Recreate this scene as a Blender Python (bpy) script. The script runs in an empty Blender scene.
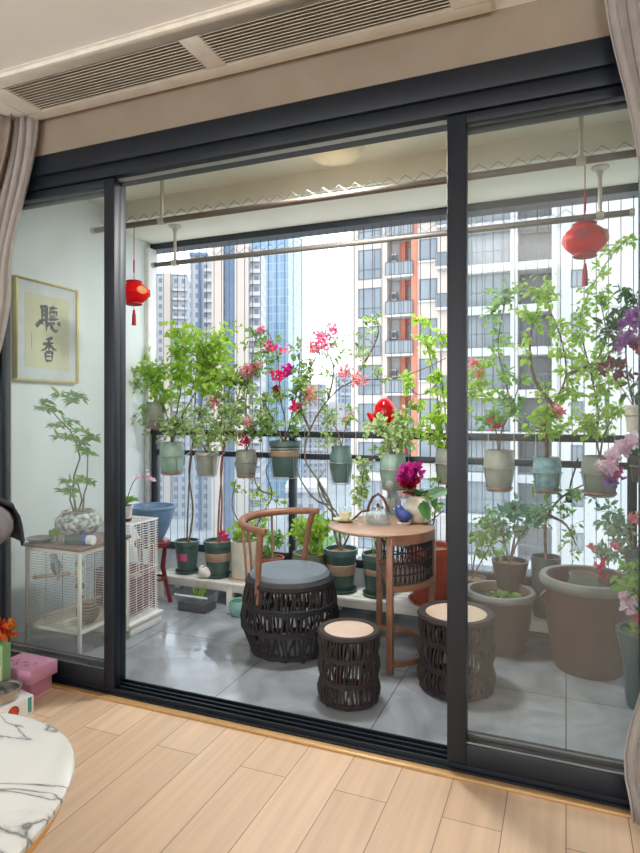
import bpy, bmesh, math, random
from mathutils import Vector, Matrix
random.seed(7)
SC = bpy.context.scene
COL = SC.collection
PI = math.pi

# ------------------------------------------------------------------ camera geometry
F, YAW, HOR, CH = 605.0, math.radians(22.13), 411.0, 1.32
CA, SA = math.cos(YAW), math.sin(YAW)
def ray(u, v):
    r = (u - 320) / F
    return Vector((-SA + r * CA, CA + r * SA, (HOR - v) / F))
def atY(u, v, Y):
    d = ray(u, v); return Vector((0, 0, CH)) + d * (Y / d.y)
def atZ(u, v, Z):
    d = ray(u, v); return Vector((0, 0, CH)) + d * ((Z - CH) / d.z)
def atX(u, v, X):
    d = ray(u, v); return Vector((0, 0, CH)) + d * (X / d.x)
def pxm(u, Y):                      # metres per pixel for a thing standing at depth Y
    return Y / ray(u, HOR).y / F

# ------------------------------------------------------------------ materials
def nodes(name):
    m = bpy.data.materials.new(name); m.use_nodes = True
    nt = m.node_tree; nt.nodes.clear()
    return m, nt, nt.nodes.new('ShaderNodeOutputMaterial')
def link(nt, a, b): nt.links.new(a, b)
def col4(c): return (c[0], c[1], c[2], 1)
def srgb(r, g, b):
    f = lambda x: (x / 255 / 12.92) if x / 255 <= .04045 else ((x / 255 + .055) / 1.055) ** 2.4
    return (f(r), f(g), f(b))
def noisecol(nt, c1, c2, scale, detail=3, coords='Object', lo=.35, hi=.65):
    tc = nt.nodes.new('ShaderNodeTexCoord'); n = nt.nodes.new('ShaderNodeTexNoise')
    n.inputs['Scale'].default_value = scale; n.inputs['Detail'].default_value = detail
    link(nt, tc.outputs[coords], n.inputs['Vector'])
    cr = nt.nodes.new('ShaderNodeValToRGB')
    cr.color_ramp.elements[0].position = lo; cr.color_ramp.elements[0].color = col4(c1)
    cr.color_ramp.elements[1].position = hi; cr.color_ramp.elements[1].color = col4(c2)
    link(nt, n.outputs['Fac'], cr.inputs['Fac'])
    return cr.outputs['Color'], n
def mat(name, c, rough=.5, metal=0, c2=None, scale=12, bump=0, spec=.5, coat=0, bscale=None):
    m, nt, out = nodes(name)
    b = nt.nodes.new('ShaderNodeBsdfPrincipled')
    b.inputs['Roughness'].default_value = rough; b.inputs['Metallic'].default_value = metal
    b.inputs['Specular IOR Level'].default_value = spec; b.inputs['Coat Weight'].default_value = coat
    if c2 is None: c2 = tuple(x * .9 for x in c)
    col, n = noisecol(nt, c, c2, scale)
    link(nt, col, b.inputs['Base Color'])
    if bump:
        bp = nt.nodes.new('ShaderNodeBump'); bp.inputs['Strength'].default_value = bump; bp.inputs['Distance'].default_value = .01
        if bscale:
            n = nt.nodes.new('ShaderNodeTexNoise'); n.inputs['Scale'].default_value = bscale
            tc = nt.nodes.new('ShaderNodeTexCoord'); link(nt, tc.outputs['Object'], n.inputs['Vector'])
        link(nt, n.outputs['Fac'], bp.inputs['Height']); link(nt, bp.outputs['Normal'], b.inputs['Normal'])
    link(nt, b.outputs[0], out.inputs[0]); return m
def leafmat(name, c1, c2, scale=14, trans=.5, rough=.45):
    m, nt, out = nodes(name)
    col, n = noisecol(nt, c1, c2, scale, 2)
    b = nt.nodes.new('ShaderNodeBsdfPrincipled'); b.inputs['Roughness'].default_value = rough
    b.inputs['Specular IOR Level'].default_value = .3
    t = nt.nodes.new('ShaderNodeBsdfTranslucent')
    link(nt, col, b.inputs['Base Color']); link(nt, col, t.inputs['Color'])
    mx = nt.nodes.new('ShaderNodeMixShader'); mx.inputs[0].default_value = trans
    link(nt, b.outputs[0], mx.inputs[1]); link(nt, t.outputs[0], mx.inputs[2]); link(nt, mx.outputs[0], out.inputs[0]); return m
def glassmat(name, haze=.05, hazecol=(.75, .78, .76), tint=(1, 1, 1), ior=1.45):
    m, nt, out = nodes(name)
    tr = nt.nodes.new('ShaderNodeBsdfTransparent'); tr.inputs['Color'].default_value = col4(tint)
    gl = nt.nodes.new('ShaderNodeBsdfGlossy'); gl.inputs['Roughness'].default_value = .02
    df = nt.nodes.new('ShaderNodeBsdfDiffuse'); df.inputs['Color'].default_value = col4(hazecol)
    tl = nt.nodes.new('ShaderNodeBsdfTranslucent'); tl.inputs['Color'].default_value = col4(hazecol)
    dd = nt.nodes.new('ShaderNodeMixShader'); link(nt, df.outputs[0], dd.inputs[1]); link(nt, tl.outputs[0], dd.inputs[2])
    tc = nt.nodes.new('ShaderNodeTexCoord'); n = nt.nodes.new('ShaderNodeTexNoise'); n.inputs['Scale'].default_value = 2.2
    link(nt, tc.outputs['Object'], n.inputs['Vector'])
    mr = nt.nodes.new('ShaderNodeMapRange'); mr.inputs[1].default_value = .3; mr.inputs[2].default_value = .7
    mr.inputs[3].default_value = haze * .75; mr.inputs[4].default_value = haze * 1.25
    link(nt, n.outputs['Fac'], mr.inputs[0])
    lw = nt.nodes.new('ShaderNodeLayerWeight'); lw.inputs['Blend'].default_value = .5
    pw_ = nt.nodes.new('ShaderNodeMath'); pw_.operation = 'POWER'; pw_.inputs[1].default_value = 4
    link(nt, lw.outputs['Facing'], pw_.inputs[0])
    fr = nt.nodes.new('ShaderNodeMath'); fr.operation = 'MULTIPLY_ADD'; fr.inputs[1].default_value = .5; fr.inputs[2].default_value = .018
    link(nt, pw_.outputs[0], fr.inputs[0])
    m1 = nt.nodes.new('ShaderNodeMixShader'); m2 = nt.nodes.new('ShaderNodeMixShader')
    link(nt, fr.outputs[0], m1.inputs[0]); link(nt, tr.outputs[0], m1.inputs[1]); link(nt, gl.outputs[0], m1.inputs[2])
    link(nt, mr.outputs[0], m2.inputs[0]); link(nt, m1.outputs[0], m2.inputs[1]); link(nt, dd.outputs[0], m2.inputs[2])
    link(nt, m2.outputs[0], out.inputs[0]); return m
def brickmat(name, ca, cb, mortar, bw, bh, ms, off=.5, rough=.4, swap=False, vert=False, grain=0, spec=.5, vein=None, wet=False):
    m, nt, out = nodes(name)
    tc = nt.nodes.new('ShaderNodeTexCoord'); sp = nt.nodes.new('ShaderNodeSeparateXYZ'); cb_ = nt.nodes.new('ShaderNodeCombineXYZ')
    link(nt, tc.outputs['Object'], sp.inputs[0])
    if vert:
        ad = nt.nodes.new('ShaderNodeMath'); link(nt, sp.outputs['X'], ad.inputs[0]); link(nt, sp.outputs['Y'], ad.inputs[1])
        link(nt, ad.outputs[0], cb_.inputs['X']); link(nt, sp.outputs['Z'], cb_.inputs['Y'])
    elif swap:
        link(nt, sp.outputs['Y'], cb_.inputs['X']); link(nt, sp.outputs['X'], cb_.inputs['Y'])
    else:
        link(nt, sp.outputs['X'], cb_.inputs['X']); link(nt, sp.outputs['Y'], cb_.inputs['Y'])
    br = nt.nodes.new('ShaderNodeTexBrick'); br.offset = off; br.squash = 1
    br.inputs['Scale'].default_value = 1; br.inputs['Brick Width'].default_value = bw; br.inputs['Row Height'].default_value = bh
    br.inputs['Mortar Size'].default_value = ms; br.inputs['Mortar Smooth'].default_value = .1
    br.inputs['Color1'].default_value = col4(ca); br.inputs['Color2'].default_value = col4(cb); br.inputs['Mortar'].default_value = col4(mortar)
    link(nt, cb_.outputs[0], br.inputs['Vector'])
    b = nt.nodes.new('ShaderNodeBsdfPrincipled'); b.inputs['Roughness'].default_value = rough; b.inputs['Specular IOR Level'].default_value = spec
    c = br.outputs['Color']
    if grain:
        mp = nt.nodes.new('ShaderNodeMapping'); mp.inputs['Scale'].default_value = (grain * 1.6, grain * 26, 1)
        link(nt, cb_.outputs[0], mp.inputs['Vector']); n = nt.nodes.new('ShaderNodeTexNoise'); n.inputs['Scale'].default_value = 1; n.inputs['Detail'].default_value = 5
        link(nt, mp.outputs[0], n.inputs['Vector'])
        mr = nt.nodes.new('ShaderNodeMapRange'); mr.inputs[1].default_value = .3; mr.inputs[2].default_value = .7; mr.inputs[3].default_value = .86; mr.inputs[4].default_value = 1.06
        link(nt, n.outputs['Fac'], mr.inputs[0])
        mx = nt.nodes.new('ShaderNodeMix'); mx.data_type = 'RGBA'; mx.blend_type = 'MULTIPLY'; mx.inputs[0].default_value = 1
        link(nt, c, mx.inputs[6]); link(nt, mr.outputs[0], mx.inputs[7]); c = mx.outputs[2]
    if vein:
        n = nt.nodes.new('ShaderNodeTexNoise'); n.inputs['Scale'].default_value = 2.6; n.inputs['Detail'].default_value = 7; n.inputs['Distortion'].default_value = 1.8
        link(nt, tc.outputs['Object'], n.inputs['Vector'])
        mr = nt.nodes.new('ShaderNodeMapRange'); mr.inputs[1].default_value = .3; mr.inputs[2].default_value = .7; mr.inputs[3].default_value = .66; mr.inputs[4].default_value = 1.22
        link(nt, n.outputs['Fac'], mr.inputs[0])
        mx = nt.nodes.new('ShaderNodeMix'); mx.data_type = 'RGBA'; mx.blend_type = 'MULTIPLY'; mx.inputs[0].default_value = 1
        link(nt, c, mx.inputs[6]); link(nt, mr.outputs[0], mx.inputs[7]); c = mx.outputs[2]
    if wet:
        n = nt.nodes.new('ShaderNodeTexNoise'); n.inputs['Scale'].default_value = 2.3; n.inputs['Detail'].default_value = 4
        link(nt, tc.outputs['Object'], n.inputs['Vector'])
        mr = nt.nodes.new('ShaderNodeMapRange'); mr.inputs[1].default_value = .48; mr.inputs[2].default_value = .6; mr.inputs[3].default_value = rough; mr.inputs[4].default_value = .04
        link(nt, n.outputs['Fac'], mr.inputs[0]); link(nt, mr.outputs[0], b.inputs['Roughness'])
        n2 = nt.nodes.new('ShaderNodeTexNoise'); n2.inputs['Scale'].default_value = 9; n2.inputs['Detail'].default_value = 3; link(nt, tc.outputs['Object'], n2.inputs['Vector'])
        bp = nt.nodes.new('ShaderNodeBump'); bp.inputs['Strength'].default_value = .25; bp.inputs['Distance'].default_value = .012; link(nt, n2.outputs['Fac'], bp.inputs['Height']); link(nt, bp.outputs['Normal'], b.inputs['Normal'])
    link(nt, c, b.inputs['Base Color']); link(nt, b.outputs[0], out.inputs[0]); return m

M = {}
M['wood_floor'] = brickmat('oak_laminate', srgb(230, 199, 168), srgb(215, 184, 153), srgb(146, 118, 94), 1.21, .187, .0016, .37, .38, swap=True, grain=1)
M['tile'] = brickmat('grey_marble_tile', srgb(156, 161, 167), srgb(147, 153, 160), srgb(104, 108, 112), .75, .75, .003, 0, .22, vein=True, wet=True)
M['ceil'] = mat('ceiling_paint', srgb(240, 237, 233), .9, c2=srgb(237, 234, 230), scale=3)
M['vent_frame'] = mat('vent_plastic', srgb(238, 233, 222), .5)
M['vent_dark'] = mat('vent_void', srgb(150, 140, 126), .9)
M['vent_slat'] = mat('vent_slat', srgb(232, 224, 210), .6)
M['wall_in'] = mat('beige_wall_paint', srgb(150, 138, 122), .95, c2=srgb(144, 131, 115), scale=5)
M['wall_w'] = mat('white_wall_paint', srgb(231, 238, 240), .85, c2=srgb(224, 232, 234), scale=3)
M['bal_ceil'] = mat('balcony_ceiling_paint', srgb(232, 231, 218), .9, c2=srgb(226, 225, 211), scale=3)
M['navy'] = mat('navy_aluminium', srgb(11, 22, 34), .5, .0, c2=srgb(9, 19, 30), scale=4)
M['alu'] = mat('brushed_aluminium', srgb(165, 165, 160), .35, .7)
M['rodm'] = mat('champagne_rod', srgb(200, 194, 180), .4, .25)
M['rodd'] = mat('brown_rod', srgb(116, 104, 92), .4, .25)
M['gold_trim'] = mat('wood_threshold', srgb(205, 165, 112), .35, .2)
M['glass'] = glassmat('door_glass', .05, (.72, .79, .8))
M['glass2'] = glassmat('door_glass_dusty', .022, (.72, .72, .68))
M['railglass'] = glassmat('railing_glass', .07, (.8, .86, .9), (.95, .98, 1))
M['clear'] = glassmat('clear_glass', .012, (.9, .93, .93), (.96, .98, .97))
M['rail'] = mat('railing_metal', srgb(52, 58, 66), .4, .2)
M['wire'] = mat('steel_wire', srgb(92, 96, 102), .5, .3)
M['curtain'] = mat('taupe_curtain', srgb(150, 138, 126), .95, c2=srgb(140, 128, 116), scale=30)
M['sheer'] = leafmat('sheer_curtain', srgb(212, 206, 201), srgb(204, 198, 193), 20, .45, .9)
M['goldframe'] = mat('gold_metal', srgb(222, 205, 120), .35, .35)
M['matboard'] = mat('mat_board', srgb(215, 222, 224), .9)
M['paper'] = mat('cream_paper', srgb(214, 212, 176), .9)
M['ink'] = mat('ink', srgb(66, 72, 74), .8)

M['redd'] = mat('tassel_red', srgb(170, 20, 36), .7)
M['goldpr'] = mat('gold_print', srgb(206, 120, 30), .5)
M['dome'] = mat('lamp_dome', srgb(228, 220, 188), .4)
M['white'] = mat('white_paint', srgb(232, 230, 220), .55)
M['whitep'] = mat('white_plastic', srgb(240, 240, 238), .35)
M['rattan'] = mat('dark_rope', srgb(58, 46, 44), .75, c2=srgb(44, 36, 35), scale=60, bump=.3)
M['rattanb'] = mat('black_rope', srgb(48, 44, 46), .75, c2=srgb(36, 33, 35), scale=60, bump=.3)
M['stoolwood'] = mat('pale_wood', srgb(212, 188, 168), .45, c2=srgb(204, 178, 156), scale=8)
M['wood_top'] = mat('walnut_tabletop', srgb(172, 140, 118), .25, c2=srgb(158, 124, 102), scale=9)
M['wood'] = mat('walnut_wood', srgb(152, 108, 82), .4, c2=srgb(132, 92, 70), scale=14)
M['cushion'] = mat('slate_leather', srgb(112, 123, 132), .5, c2=srgb(106, 116, 125), scale=5)
M['soil'] = mat('soil', srgb(98, 76, 60), .95, c2=srgb(150, 122, 98), scale=60, bump=.5)
M['bark'] = mat('bark', srgb(116, 88, 72), .85, c2=srgb(90, 68, 56), scale=40)
M['barkg'] = mat('grey_bark', srgb(122, 112, 96), .85, c2=srgb(96, 90, 76), scale=40)
M['barkr'] = mat('red_bark', srgb(150, 104, 88), .8, c2=srgb(120, 80, 68), scale=40)
for k, c in dict(celadon=(150, 178, 160), greyglaze=(162, 164, 150), grey2=(142, 148, 136), wornbrown=(150, 112, 96), dgreen=(74, 98, 92), teal=(92, 118, 114), dteal=(74, 96, 94),
                 terracotta=(176, 84, 62), cream=(226, 222, 206), olive=(126, 134, 104), tan=(178, 150, 124), pinkb=(206, 96, 138),
                 brownjar=(106, 86, 77), darkpot=(84, 74, 74), mint=(140, 186, 172), bluebowl=(110, 142, 176), redwood=(122, 42, 42), bluec=(58, 76, 138),
                 ivory=(232, 224, 204), steel=(150, 150, 150), saucer=(206, 208, 164), brownboard=(128, 98, 86), stone=(132, 136, 134), greenbox=(150, 196, 140)).items():
    cc = srgb(*c)
    M[k] = mat(k, cc, .35 if k not in ('tan', 'terracotta', 'stone', 'brownjar') else .6, c2=tuple(x * .84 for x in cc), scale=16, coat=.15 if k in ('celadon', 'bluec', 'ivory', 'bluebowl') else 0)
M['bluewhite'] = mat('blue_white_glaze', srgb(216, 220, 212), .35, c2=srgb(92, 104, 112), scale=42)
M['tealprint'] = mat('teal_print_glaze', srgb(150, 184, 184), .4, c2=srgb(96, 146, 160), scale=30)
M['pinkbox'] = mat('pink_card', srgb(228, 164, 194), .6, c2=srgb(222, 156, 188), scale=4)
M['pinkprint'] = mat('mauve_print', srgb(150, 96, 122), .6)
M['orange'] = mat('orange_print', srgb(226, 78, 40), .5)
M['tealp'] = mat('teal_print', srgb(60, 160, 150), .5)
M['brownp'] = mat('brown_print', srgb(90, 50, 40), .5)
M['chrome'] = mat('chrome', srgb(190, 188, 184), .2, .9)
M['jacket'] = mat('black_jacket', srgb(28, 32, 40), .9, bump=.2)
M['padding'] = mat('grey_padding', srgb(128, 122, 124), .8, c2=srgb(112, 106, 108), scale=20)
M['goldmetal'] = mat('polished_gold', srgb(214, 164, 74), .25, .85)
M['water'] = mat('pond_water', srgb(70, 74, 66), .03, spec=.8)
M['red'] = leafmat('lantern_red', srgb(240, 12, 30), srgb(228, 8, 24), 20, .25)
M['lime'] = leafmat('lime_leaf', srgb(138, 184, 58), srgb(190, 216, 106), trans=.6)
M['green'] = leafmat('mid_leaf', srgb(100, 154, 66), srgb(156, 192, 104))
M['dgreenl'] = leafmat('dark_leaf', srgb(50, 96, 56), srgb(88, 136, 78), trans=.3)
M['mixed'] = leafmat('olive_leaf', srgb(94, 136, 74), srgb(168, 192, 116))
M['varieg'] = leafmat('variegated_leaf', srgb(120, 168, 84), srgb(214, 224, 170), 40)
M['greyleaf'] = leafmat('greygreen_leaf', srgb(104, 148, 118), srgb(150, 182, 150), trans=.35)
M['maroon'] = leafmat('maroon_leaf', srgb(104, 44, 58), srgb(136, 70, 84), trans=.3)
M['pink'] = leafmat('pink_petal', srgb(234, 118, 158), srgb(244, 176, 198), 30)
M['coral'] = leafmat('coral_petal', srgb(232, 136, 144), srgb(244, 184, 182), 30)
M['hot'] = leafmat('hot_pink_petal', srgb(224, 40, 112), srgb(234, 84, 142), 30)
M['magenta'] = leafmat('magenta_petal', srgb(198, 36, 150), srgb(216, 70, 170), 30)
M['crimson'] = leafmat('crimson_petal', srgb(176, 20, 62), srgb(196, 40, 80), 30)
M['violet'] = leafmat('violet_petal', srgb(160, 92, 178), srgb(206, 150, 214), 30)
M['palepink'] = leafmat('pale_orchid_petal', srgb(248, 238, 244), srgb(240, 204, 224), 40)
M['yellow'] = leafmat('yellow_petal', srgb(240, 180, 60), srgb(244, 110, 60), 50)

# marble for the coffee table
def marble():
    m, nt, out = nodes('white_marble')
    tc = nt.nodes.new('ShaderNodeTexCoord'); mp = nt.nodes.new('ShaderNodeMapping'); mp.inputs['Rotation'].default_value = (0, 0, .6); mp.inputs['Location'].default_value = (.35, .2, 0); mp.inputs['Scale'].default_value = (1, 1.9, 1)
    n = nt.nodes.new('ShaderNodeTexNoise'); n.inputs['Scale'].default_value = 3.3; n.inputs['Detail'].default_value = 5; n.inputs['Distortion'].default_value = .9
    link(nt, tc.outputs['Object'], mp.inputs[0]); link(nt, mp.outputs[0], n.inputs['Vector'])
    cr = nt.nodes.new('ShaderNodeValToRGB'); e = cr.color_ramp.elements
    W_ = srgb(226, 227, 222); e[0].position = .42; e[0].color = col4(W_); e[1].position = .62; e[1].color = col4(W_)
    for p_, g_ in ((.475, 218), (.49, 186), (.5, 124), (.506, 132), (.52, 204), (.54, 222)):
        x = e.new(p_); x.color = col4(srgb(g_, g_, g_ - 2))
    b = nt.nodes.new('ShaderNodeBsdfPrincipled'); b.inputs['Roughness'].default_value = .12
    link(nt, n.outputs['Fac'], cr.inputs[0]); link(nt, cr.outputs[0], b.inputs['Base Color']); link(nt, b.outputs[0], out.inputs[0]); return m
M['marble'] = marble()

# ------------------------------------------------------------------ mesh builder
class MB:
    def __init__(s): s.v = []; s.f = []
    def add(s, vs, fs):
        o = len(s.v); s.v += [Vector(x) for x in vs]; s.f += [[o + i for i in f] for f in fs]; return s
    def box(s, x0, x1, y0, y1, z0, z1):
        return s.add([(x0, y0, z0), (x1, y0, z0), (x1, y1, z0), (x0, y1, z0), (x0, y0, z1), (x1, y0, z1), (x1, y1, z1), (x0, y1, z1)],
                     [(0, 3, 2, 1), (4, 5, 6, 7), (0, 1, 5, 4), (1, 2, 6, 5), (2, 3, 7, 6), (3, 0, 4, 7)])
    def cbox(s, c, sz, rz=0):
        m = Matrix.Rotation(rz, 3, 'Z'); h = [x / 2 for x in sz]; vs = []
        for z in (-1, 1):
            for x, y in ((-1, -1), (1, -1), (1, 1), (-1, 1)): vs.append(Vector(c) + m @ Vector((x * h[0], y * h[1], z * h[2])))
        return s.add(vs, [(0, 3, 2, 1), (4, 5, 6, 7), (0, 1, 5, 4), (1, 2, 6, 5), (2, 3, 7, 6), (3, 0, 4, 7)])
    def tube(s, pts, r, n=7, closed=False):
        pts = [Vector(p) for p in pts]; N = len(pts); rs = r if isinstance(r, (list, tuple)) else [r] * N
        if N < 2: return s
        up = None; rings = []
        for i in range(N):
            a = pts[i - 1] if (i > 0 or closed) else pts[i]; b = pts[(i + 1) % N] if (i < N - 1 or closed) else pts[i]
            t = (b - a)
            if t.length < 1e-9: t = Vector((0, 0, 1))
            t.normalize()
            if up is None:
                up = Vector((0, 0, 1)) if abs(t.z) < .9 else Vector((1, 0, 0))
            x = up - t * up.dot(t)
            if x.length < 1e-6: x = t.orthogonal()
            x.normalize(); up = x; y = t.cross(x)
            rings.append([pts[i] + (x * math.cos(2 * PI * k / n) + y * math.sin(2 * PI * k / n)) * rs[i] for k in range(n)])
        o = len(s.v)
        for rg in rings: s.v += rg
        for i in range(N if closed else N - 1):
            j = (i + 1) % N
            for k in range(n): s.f.append([o + i * n + k, o + i * n + (k + 1) % n, o + j * n + (k + 1) % n, o + j * n + k])
        if not closed:
            s.f.append([o + k for k in reversed(range(n))]); s.f.append([o + (N - 1) * n + k for k in range(n)])
        return s
    def lathe(s, prof, c=(0, 0, 0), n=28, sx=1, sy=1):
        o = len(s.v); c = Vector(c)
        for r, z in prof:
            r = max(r, 1e-5)
            for k in range(n): s.v.append(c + Vector((r * math.cos(2 * PI * k / n) * sx, r * math.sin(2 * PI * k / n) * sy, z)))
        for i in range(len(prof) - 1):
            for k in range(n):
                s.f.append([o + i * n + k, o + i * n + (k + 1) % n, o + (i + 1) * n + (k + 1) % n, o + (i + 1) * n + k])
        return s
    def ball(s, c, r, n=14, sx=1, sy=1, sz=1):
        return s.lathe([(r * math.sin(PI * i / 8), -r * sz * math.cos(PI * i / 8)) for i in range(9)], c, n, sx, sy)
    def leaf(s, p, d, nrm, L, W, fold=.18, curl=.15):
        d = d.normalized(); sd = d.cross(nrm)
        if sd.length < 1e-5: sd = d.orthogonal()
        sd.normalize(); nn = sd.cross(d).normalized()
        P = lambda a, b, c: p + d * (a * L) + sd * (b * W) + nn * (c * L)
        vs = [P(0, 0, 0), P(.28, .42, fold * W / L), P(.3, 0, 0), P(.28, -.42, fold * W / L), P(.66, .36, fold * W / L - curl * .35), P(.68, 0, -curl * .4), P(.66, -.36, fold * W / L - curl * .35), P(1, 0, -curl)]
        return s.add(vs, [(0, 2, 1), (0, 3, 2), (1, 2, 5, 4), (2, 3, 6, 5), (4, 5, 7), (5, 6, 7)])
    def prism(s, pts, axis_off):
        n = len(pts); a = [Vector(p) for p in pts]; b = [p + Vector(axis_off) for p in a]
        return s.add(a + b, [list(range(n))[::-1], list(range(n, 2 * n))] + [(i, (i + 1) % n, n + (i + 1) % n, n + i) for i in range(n)])
    def build(s, name, m, parent=None, org=None, bev=0, smooth=True, ang=35):
        me = bpy.data.meshes.new(name)
        off = Vector(org) if org is not None else Vector((0, 0, 0))
        me.from_pydata([tuple(v - off) for v in s.v], [], s.f)
        bm = bmesh.new(); bm.from_mesh(me)
        bmesh.ops.remove_doubles(bm, verts=bm.verts, dist=1e-5) if len(s.v) < 4000 and not getattr(s, 'keep', False) else None
        if not getattr(s, 'keep', False): bmesh.ops.recalc_face_normals(bm, faces=bm.faces)
        if bev: 
            es = [e for e in bm.edges if len(e.link_faces) == 2 and e.calc_face_angle(0) > .6]
            bmesh.ops.bevel(bm, geom=es, offset=bev, segments=2, affect='EDGES', profile=.5)
        bm.to_mesh(me); bm.free()
        if smooth:
            me.shade_smooth(); me.set_sharp_from_angle(angle=math.radians(ang))
        me.materials.append(m)
        o = bpy.data.objects.new(name, me); COL.objects.link(o)
        if parent is not None: o.parent = parent
        elif org is not None: o.location = off
        return o
def tag(o, label=None, cat=None, group=None, kind=None):
    if label: o['label'] = label
    if cat: o['category'] = cat
    if group: o['group'] = group
    if kind: o['kind'] = kind
    return o
def E(name, loc, label=None, cat=None, group=None, kind=None, rz=0):
    o = bpy.data.objects.new(name, None); o.empty_display_size = .05; COL.objects.link(o); o.location = loc; o.rotation_euler = (0, 0, rz)
    return tag(o, label, cat, group, kind)
def struct(name, mb, m, parent=None, **k):
    o = mb.build(name, m, parent, **k)
    if parent is None: o['kind'] = 'structure'
    return o
def copy_tree(o, parent=None):
    c = o.copy(); COL.objects.link(c)
    if parent is not None: c.parent = parent
    for ch in list(o.children): copy_tree(ch, c)
    return c
def bez(a, b, c, n=6):
    return [a * (1 - t) ** 2 + b * 2 * t * (1 - t) + c * t * t for t in [i / (n - 1) for i in range(n)]]
def rnd(a): return random.uniform(-a, a)
def rvec(): 
    v = Vector((random.gauss(0, 1), random.gauss(0, 1), random.gauss(0, 1)))
    return v.normalized()

# ------------------------------------------------------------------ the room shell
DY, DY2, BY = 2.22, 2.36, 3.86            # door plane inside / outside, railing plane
CEIL, BCEIL, SOFF = 2.74, 2.75, 2.62
XL, XR, BXR = -3.0, 2.3, 1.1
struct('floor', MB().box(XL, XR, -3.4, DY - .012, -.06, 0), M['wood_floor'])
struct('floor_balcony', MB().box(XL, BXR, DY2 + .0, 4.05, -.06, 0), M['tile'])
struct('ceiling', MB().box(XL, XR, -3.4, DY + .2, CEIL, CEIL + .1), M['ceil'])
struct('ceiling_balcony', MB().box(XL, BXR, DY + .2, 3.33, BCEIL, BCEIL + .1), M['bal_ceil'])
struct('trim_1', MB().box(XL - .3, BXR, 3.33, 4.05, SOFF, BCEIL + .1), M['bal_ceil'])
struct('wall_left', MB().box(XL - .12, XL, -3.4, 3.87, -.06, 2.85), M['wall_w'])
struct('wall_right', MB().box(XR, XR + .12, -3.4, DY + .2, -.06, 2.85), M['wall_in'])
wb = MB().box(-1.3, .95, -3.5, -3.4, 0, CEIL); wb.box(XL, XR, -3.5, -3.4, 0, .5); wb.box(XL, XR, -3.5, -3.4, 2.5, CEIL)  # unseen wall, shaped for light: openings added for fill, middle closed against pane reflections
struct('wall_back', wb, M['wall_in'], smooth=False)
struct('wall_balcony_right', MB().box(BXR, BXR + .12, DY + .2, 4.05, -.06, 2.85), M['wall_w'])
w = MB(); w.box(XL, XR, DY, DY + .2, 2.56, CEIL); w.box(XL, -2.80, DY, DY + .2, 0, 2.56); w.box(.36, XR, DY, DY + .2, 0, 2.56)
struct('wall_front', w, M['wall_in'], smooth=False)
struct('wall_parapet', MB().box(XL - .3, BXR, 3.875, 4.05, 0, .27), M['wall_w'])
struct('trim_2', MB().box(-2.80, .36, DY - .03, DY, 0, .012), M['gold_trim'], bev=.003)
struct('trim_3', MB().box(XL - .3, BXR, 3.875, 4.0, SOFF - .045, SOFF), M['rail'])
# side channel of the wire screen on the corner
mb = MB().box(XL, XL + .035, 3.80, 3.9, .3, SOFF - .045)
o = struct('trim_4', mb, M['whitep'], bev=.003)
for z in [0.5 + .21 * i for i in range(10)]:
    MB().lathe([(0, 0), (.004, 0), (.004, .004), (0, .004)], (XL + .02, 3.797, z), 8).build('screw', M['alu'], o)

# door frame: header, jambs, floor track
d = E('door_1', (0, 0, 0), kind='structure')
d['kind'] = 'structure'
h = MB(); h.box(-2.80, .36, DY - .012, DY2, 2.465, 2.56); h.box(-2.80, .36, DY + .004, DY2, 2.405, 2.465)
h.build('header', M['navy'], d, bev=.004)
MB().box(-2.80, .36, DY + .045, DY + .055, 2.392, 2.405).build('header_track', M['alu'], d)
MB().box(-2.80, -2.735, DY - .012, DY2, .02, 2.41).build('jamb', M['navy'], d, bev=.004)
MB().box(.285, .36, DY - .012, DY2, .02, 2.41).build('jamb', M['navy'], d, bev=.004)
t = MB().box(-2.80, .36, DY, DY2, 0, .018)
for y in (2.235, 2.268, 2.30, 2.335): t.box(-2.735, .28, y, y + .008, .018, .034)
t.build('floor_track', M['navy'], d)
def panel(name, x0, x1, y, glass, sl, sr, handle=None, zb=.036):
    p = E(name, (0, 0, 0), kind='structure')
    th = .042
    MB().box(x0, x0 + sl, y, y + th, zb, 2.40).build('stile', M['navy'], p, bev=.003)
    MB().box(x1 - sr, x1, y, y + th, zb, 2.40).build('stile', M['navy'], p, bev=.003)
    MB().box(x0 + sl, x1 - sr, y, y + th, zb, zb + .075).build('bottom_rail', M['navy'], p, bev=.003)
    MB().box(x0 + sl, x1 - sr, y, y + th, 2.365, 2.40).build('top_rail', M['navy'], p, bev=.003)
    MB().box(x0 + sl - .004, x1 - sr + .004, y + th / 2 - .003, y + th / 2 + .003, zb + .07, 2.37).build('glass_pane', glass, p)
    MB().box(x0 + sl, x1 - sr, y + .008, y + .012, zb + .075, zb + .08).build('gasket', M['alu'], p)
    if handle is not None:
        hb = MB().box(handle - .006, handle + .006, y - .004, y + .002, 1.09, 1.2).build('handle', M['alu'], p, bev=.002)
        MB().box(handle - .003, handle + .003, y - .007, y - .003, 1.125, 1.165).build('latch', M['vent_dark'], hb)
    return p
panel('door_2', -2.732, -1.935, DY + .012, M['glass'], .085, .06)
# second leaf parked behind the left one: only its closing stile shows beside the first
panel('door_3', -2.732, -1.957, DY + .078, M['clear'], .012, .05, -1.985)
panel('door_4', -.405, .284, DY + .012, M['glass2'], .07, .06)
panel('door_5', -.41, .29, DY + .078, M['clear'], .06, .06)

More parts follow.
